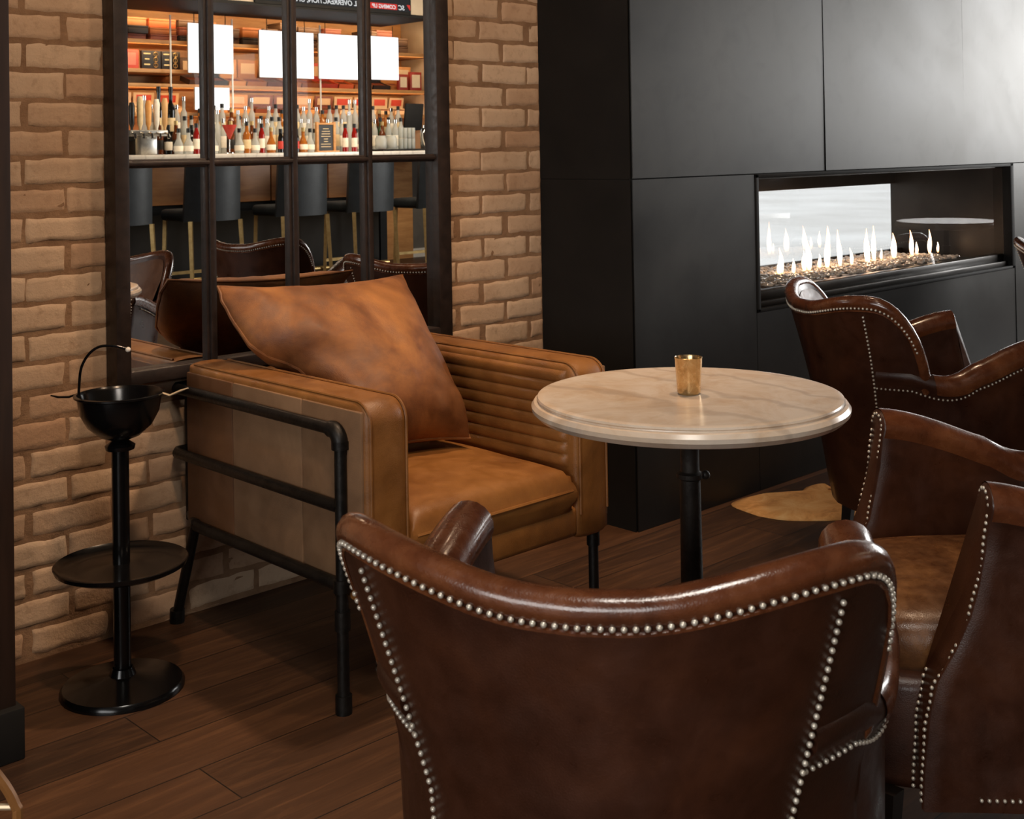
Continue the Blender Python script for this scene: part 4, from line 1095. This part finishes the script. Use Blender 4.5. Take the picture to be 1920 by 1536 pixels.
# beer tap tower
tap = tag(empty('beer_tap', (4.78, -3.34, 1.2255)), 'steel beer tap manifold with five tall tap handles at the bar left end', 'beer tap')
M_stl = noisy('brushed_steel', lin(150, 148, 144), lin(186, 184, 178), 20, .3, metal=.8)
MB().box(-.08, .06, -.05, .05, 0, .15, .006).build('tower_base', M_stl, tap); MB().box(-.16, .17, -.03, .03, .15, .20, .008).build('manifold', M_stl, tap)
hm = [noisy('tan_handle', lin(196, 150, 96), lin(214, 172, 118), 12, .5), L_white, noisy('orange_handle', lin(206, 140, 66), lin(224, 168, 100), 12, .5), L_cream, C_black]
for k in range(5):
    x = .145 - .072 * k; h = [.26, .25, .24, .27, .22][k]
    s = MB(); s.tube([(x, .03, .175), (x, .075, .165), (x, .08, .13)], .011, 8); s.build('faucet', M_chrome, tap)
    hd = MB(); hd.lathe([(0, 0), (.010, 0), (.012, .02), (.022, .05), (.026, h - .04), (.018, h), (0, h)], 10, (x, .02, .20)); hd.build('tap_handle', hm[k], tap)
# tall pale panel with a white rail behind the taps
pb = tag(empty('menu_board', (4.66, -3.72, 1.226)), 'tall tan board with a white edge behind the beer taps', 'board')
MB().box(-.09, .07, -.02, .0, 0, .66, .004).build('board_face', L_cream, pb); MB().box(.01, .028, .0005, .012, .18, .64).build('white_rail', L_white, pb); MB().box(-.1, .08, -.021, .006, .66, .675).build('top_edge', L_white, pb)
# slate-faced sign in a timber frame
sg = tag(empty('chalk_sign', (6.49, -3.30, 1.2255)), 'small dark menu sign in a wooden frame standing among the bottles', 'sign')
m = MB(); m.box(-.105, -.08, -.015, .015, 0, .27, .003); m.box(.08, .105, -.015, .015, 0, .27, .003); m.box(-.08, .08, -.015, .015, .245, .262, .003); m.box(-.12, .12, -.04, .05, 0, .012, .003); m.build('wood_frame', M_shelfwood, sg)
MB().box(-.08, .08, -.006, .006, .013, .245).build('slate', L_black, sg, smooth=False)
m = MB(); q = random.Random(2)
for k in range(8):
    w = q.uniform(.02, .055); m.box(-w, w, .0062, .0075, .045 + k * .023, .051 + k * .023)
m.build('chalk_lines', L_cream, sg, smooth=False)
# red cocktail-shaped ornament
mg = tag(empty('cocktail_ornament', (5.45, -3.20, 1.2255)), 'red cocktail-glass-shaped ornament on a thin stem among the bottles', 'ornament')
MB().lathe([(0, .115), (.006, .12), (.060, .235), (.060, .240), (0, .24)], 20).build('red_cone', L_red, mg); MB().lathe([(0, 0), (.04, 0), (.04, .006), (.004, .012), (.004, .118), (0, .118)], 16).build('stem', M_chrome, mg)
# jars of citrus, highball glasses, shaker, card terminal at the right end
tray = tag(MB().box(6.98, 7.52, -3.36, -3.10, 1.2258, 1.243, .006).build('service_tray', M_black), 'long black tray at the right end of the bar', 'tray')
M_orange = noisy('orange_slices', lin(214, 140, 62), lin(244, 198, 130), 40, .5)
for k, (x, nm) in enumerate(((7.07, 'left'), (7.19, 'right'))):
    j = tag(empty('citrus_jar', (x, -3.24, 1.2436)), 'glass jar of orange slices, %s of the two on the black tray' % nm, 'jar', 'jars of orange slices')
    MB().lathe([(0, .002), (.05, .002), (.055, .02), (.056, .09), (.045, .115), (.046, .125), (.042, .125), (.04, .112), (.051, .09), (.05, .02), (0, .008)], 18).build('glass_jar', G_clear, j)
    m = MB(); q = random.Random(k)
    for n in range(16): m.ball((q.uniform(-.026, .026), q.uniform(-.026, .026), .02 + .075 * n / 16), .020, 10, 6, (1, 1, .35))
    tag(m.build('orange_slices', M_orange, j), kind='stuff')
gl0 = None; n = 0
for lay in (0, 1):
    for k in range(4):
        x = 7.29 + .048 * k
        if gl0 is None:
            gl0 = MB().lathe([(0, 0), (.021, 0), (.0225, .002), (.0235, .098), (.022, .098), (.020, .01), (0, .01)], 12).build('highball_glass', G_clear); o = gl0
        else: o = gl0.copy(); COL.objects.link(o)
        o.location = (x, -3.22, 1.2436 + lay * .1); tag(o, 'clear highball glass, %s from left in the %s row at the bar right end' % (ORD[k], ('lower', 'upper')[lay]), 'glass', 'stacked highball glasses'); n += 1
sh = tag(empty('cocktail_shaker', (7.56, -3.20, 1.2255)), 'tall steel cocktail shaker at the right end of the bar', 'shaker')
MB().lathe([(0, 0), (.034, 0), (.036, .005), (.044, .17), (0, .17)], 20).build('shaker_tin', M_chrome, sh); MB().lathe([(0, .17), (.043, .17), (.034, .20), (.016, .215), (.016, .24), (0, .24)], 20).build('shaker_lid', M_chrome, sh)
pos = tag(empty('till_screen', (7.62, -3.5, 1.2255)), 'black till screen on a stand at the far right of the bar', 'till')
MB().box(-.06, .06, -.06, .06, 0, .012, .003).build('stand_foot', M_black, pos); MB().box(-.015, .015, -.015, .015, .012, .22).build('stand_post', M_black, pos)
MB().box(-.11, .11, -.012, .012, .20, .46, .006, M=Matrix.Translation((0, .02, 0)) @ Matrix.Rotation(R(-8), 4, 'X')).build('screen', M_black, pos)

for i, (nm, p) in enumerate(protos):   # drop the bottle kinds that no row took (unused)
    if i not in used:
        for c in list(p.children): bpy.data.objects.remove(c)
        bpy.data.objects.remove(p)

# ------------------------------------------------------------------ light
def area(name, loc, size, sy, energy, col, target, shape='RECTANGLE', spread=None):
    l = bpy.data.lights.new(name, 'AREA'); l.shape = shape; l.size = size; l.size_y = sy; l.energy = energy; l.color = col
    if spread: l.spread = spread
    o = bpy.data.objects.new(name, l); COL.objects.link(o); o.location = loc
    o.rotation_euler = (Vector(target) - Vector(loc)).to_track_quat('-Z', 'Y').to_euler(); return o
def spot(name, loc, target, energy, col, ang=70, blend=.6, r=.05):
    l = bpy.data.lights.new(name, 'SPOT'); l.energy = energy; l.color = col; l.spot_size = R(ang); l.spot_blend = blend; l.shadow_soft_size = r
    o = bpy.data.objects.new(name, l); COL.objects.link(o); o.location = loc
    o.rotation_euler = (Vector(target) - Vector(loc)).to_track_quat('-Z', 'Y').to_euler(); return o
WARM = (1.0, .69, .45); COOL = (1.0, .985, .96)
area('daylight_right_window', (9.9, 1.0, 1.88), 2.9, 1.65, 200, COOL, (0, .6, 1.4))
area('daylight_left_window', (-3.9, -1.2, 1.7), 3.8, 1.7, 130, COOL, (5, -1.2, 1.2))
# recessed ceiling lamps, some way out from the brick wall
spot('ceiling_spot', (.9, 1.25, 2.97), (1.2, 3.0, 1.25), 105, WARM, 75, .9, .09)
spot('ceiling_spot', (2.3, 1.25, 2.97), (2.6, 3.0, 1.25), 105, WARM, 75, .9, .09)
spot('ceiling_spot', (2.25, 2.2, 2.97), (1.98, 2.42, .5), 125, WARM, 62, .8, .07)
spot('ceiling_spot', (2.2, 1.35, 2.97), (1.9, 1.5, .7), 62, WARM, 44, .9, .07)
spot('ceiling_spot', (3.5, 2.15, 2.97), (3.55, 2.3, .0), 48, WARM, 56, .9, .07)
# strip lamps under the cabinet shelves, turned to the back panel
for z, e in ((1.845, 16), (2.25, 16), (2.55, 18), (1.58, 10)):
    area('shelf_strip_lamp', (6.6, -4.62, z), 4.3, .03, e, (1, .66, .36), (6.6, -5.1, z - .25))
area('ceiling_panel_lamp', (.25, .2, 2.96), .7, .5, 30, (1, .92, .82), (.25, .2, 0))
area('counter_fill', (6.2, -2.3, 2.95), 3.8, .3, 130, (1, .80, .58), (6.2, -3.4, 1.2))  # unseen fill light added to brighten the slab edge and bottles
wd = bpy.data.worlds.new('world'); SC.world = wd; wd.use_nodes = True
bg = wd.node_tree.nodes['Background']; bg.inputs[0].default_value = (.95, .98, 1.0, 1); bg.inputs[1].default_value = 1.35
SC.view_settings.view_transform = 'Standard'; SC.view_settings.look = 'None'; SC.view_settings.gamma = 1.0
SC.view_settings.use_curve_mapping = False; SC.view_settings.exposure = 0.0
SC.cycles.use_denoising = True
SC.cycles.max_bounces = 10; SC.cycles.transparent_max_bounces = 24; SC.cycles.glossy_bounces = 6
SC.cycles.sample_clamp_indirect = 6.0; SC.cycles.caustics_reflective = False; SC.cycles.caustics_refractive = False
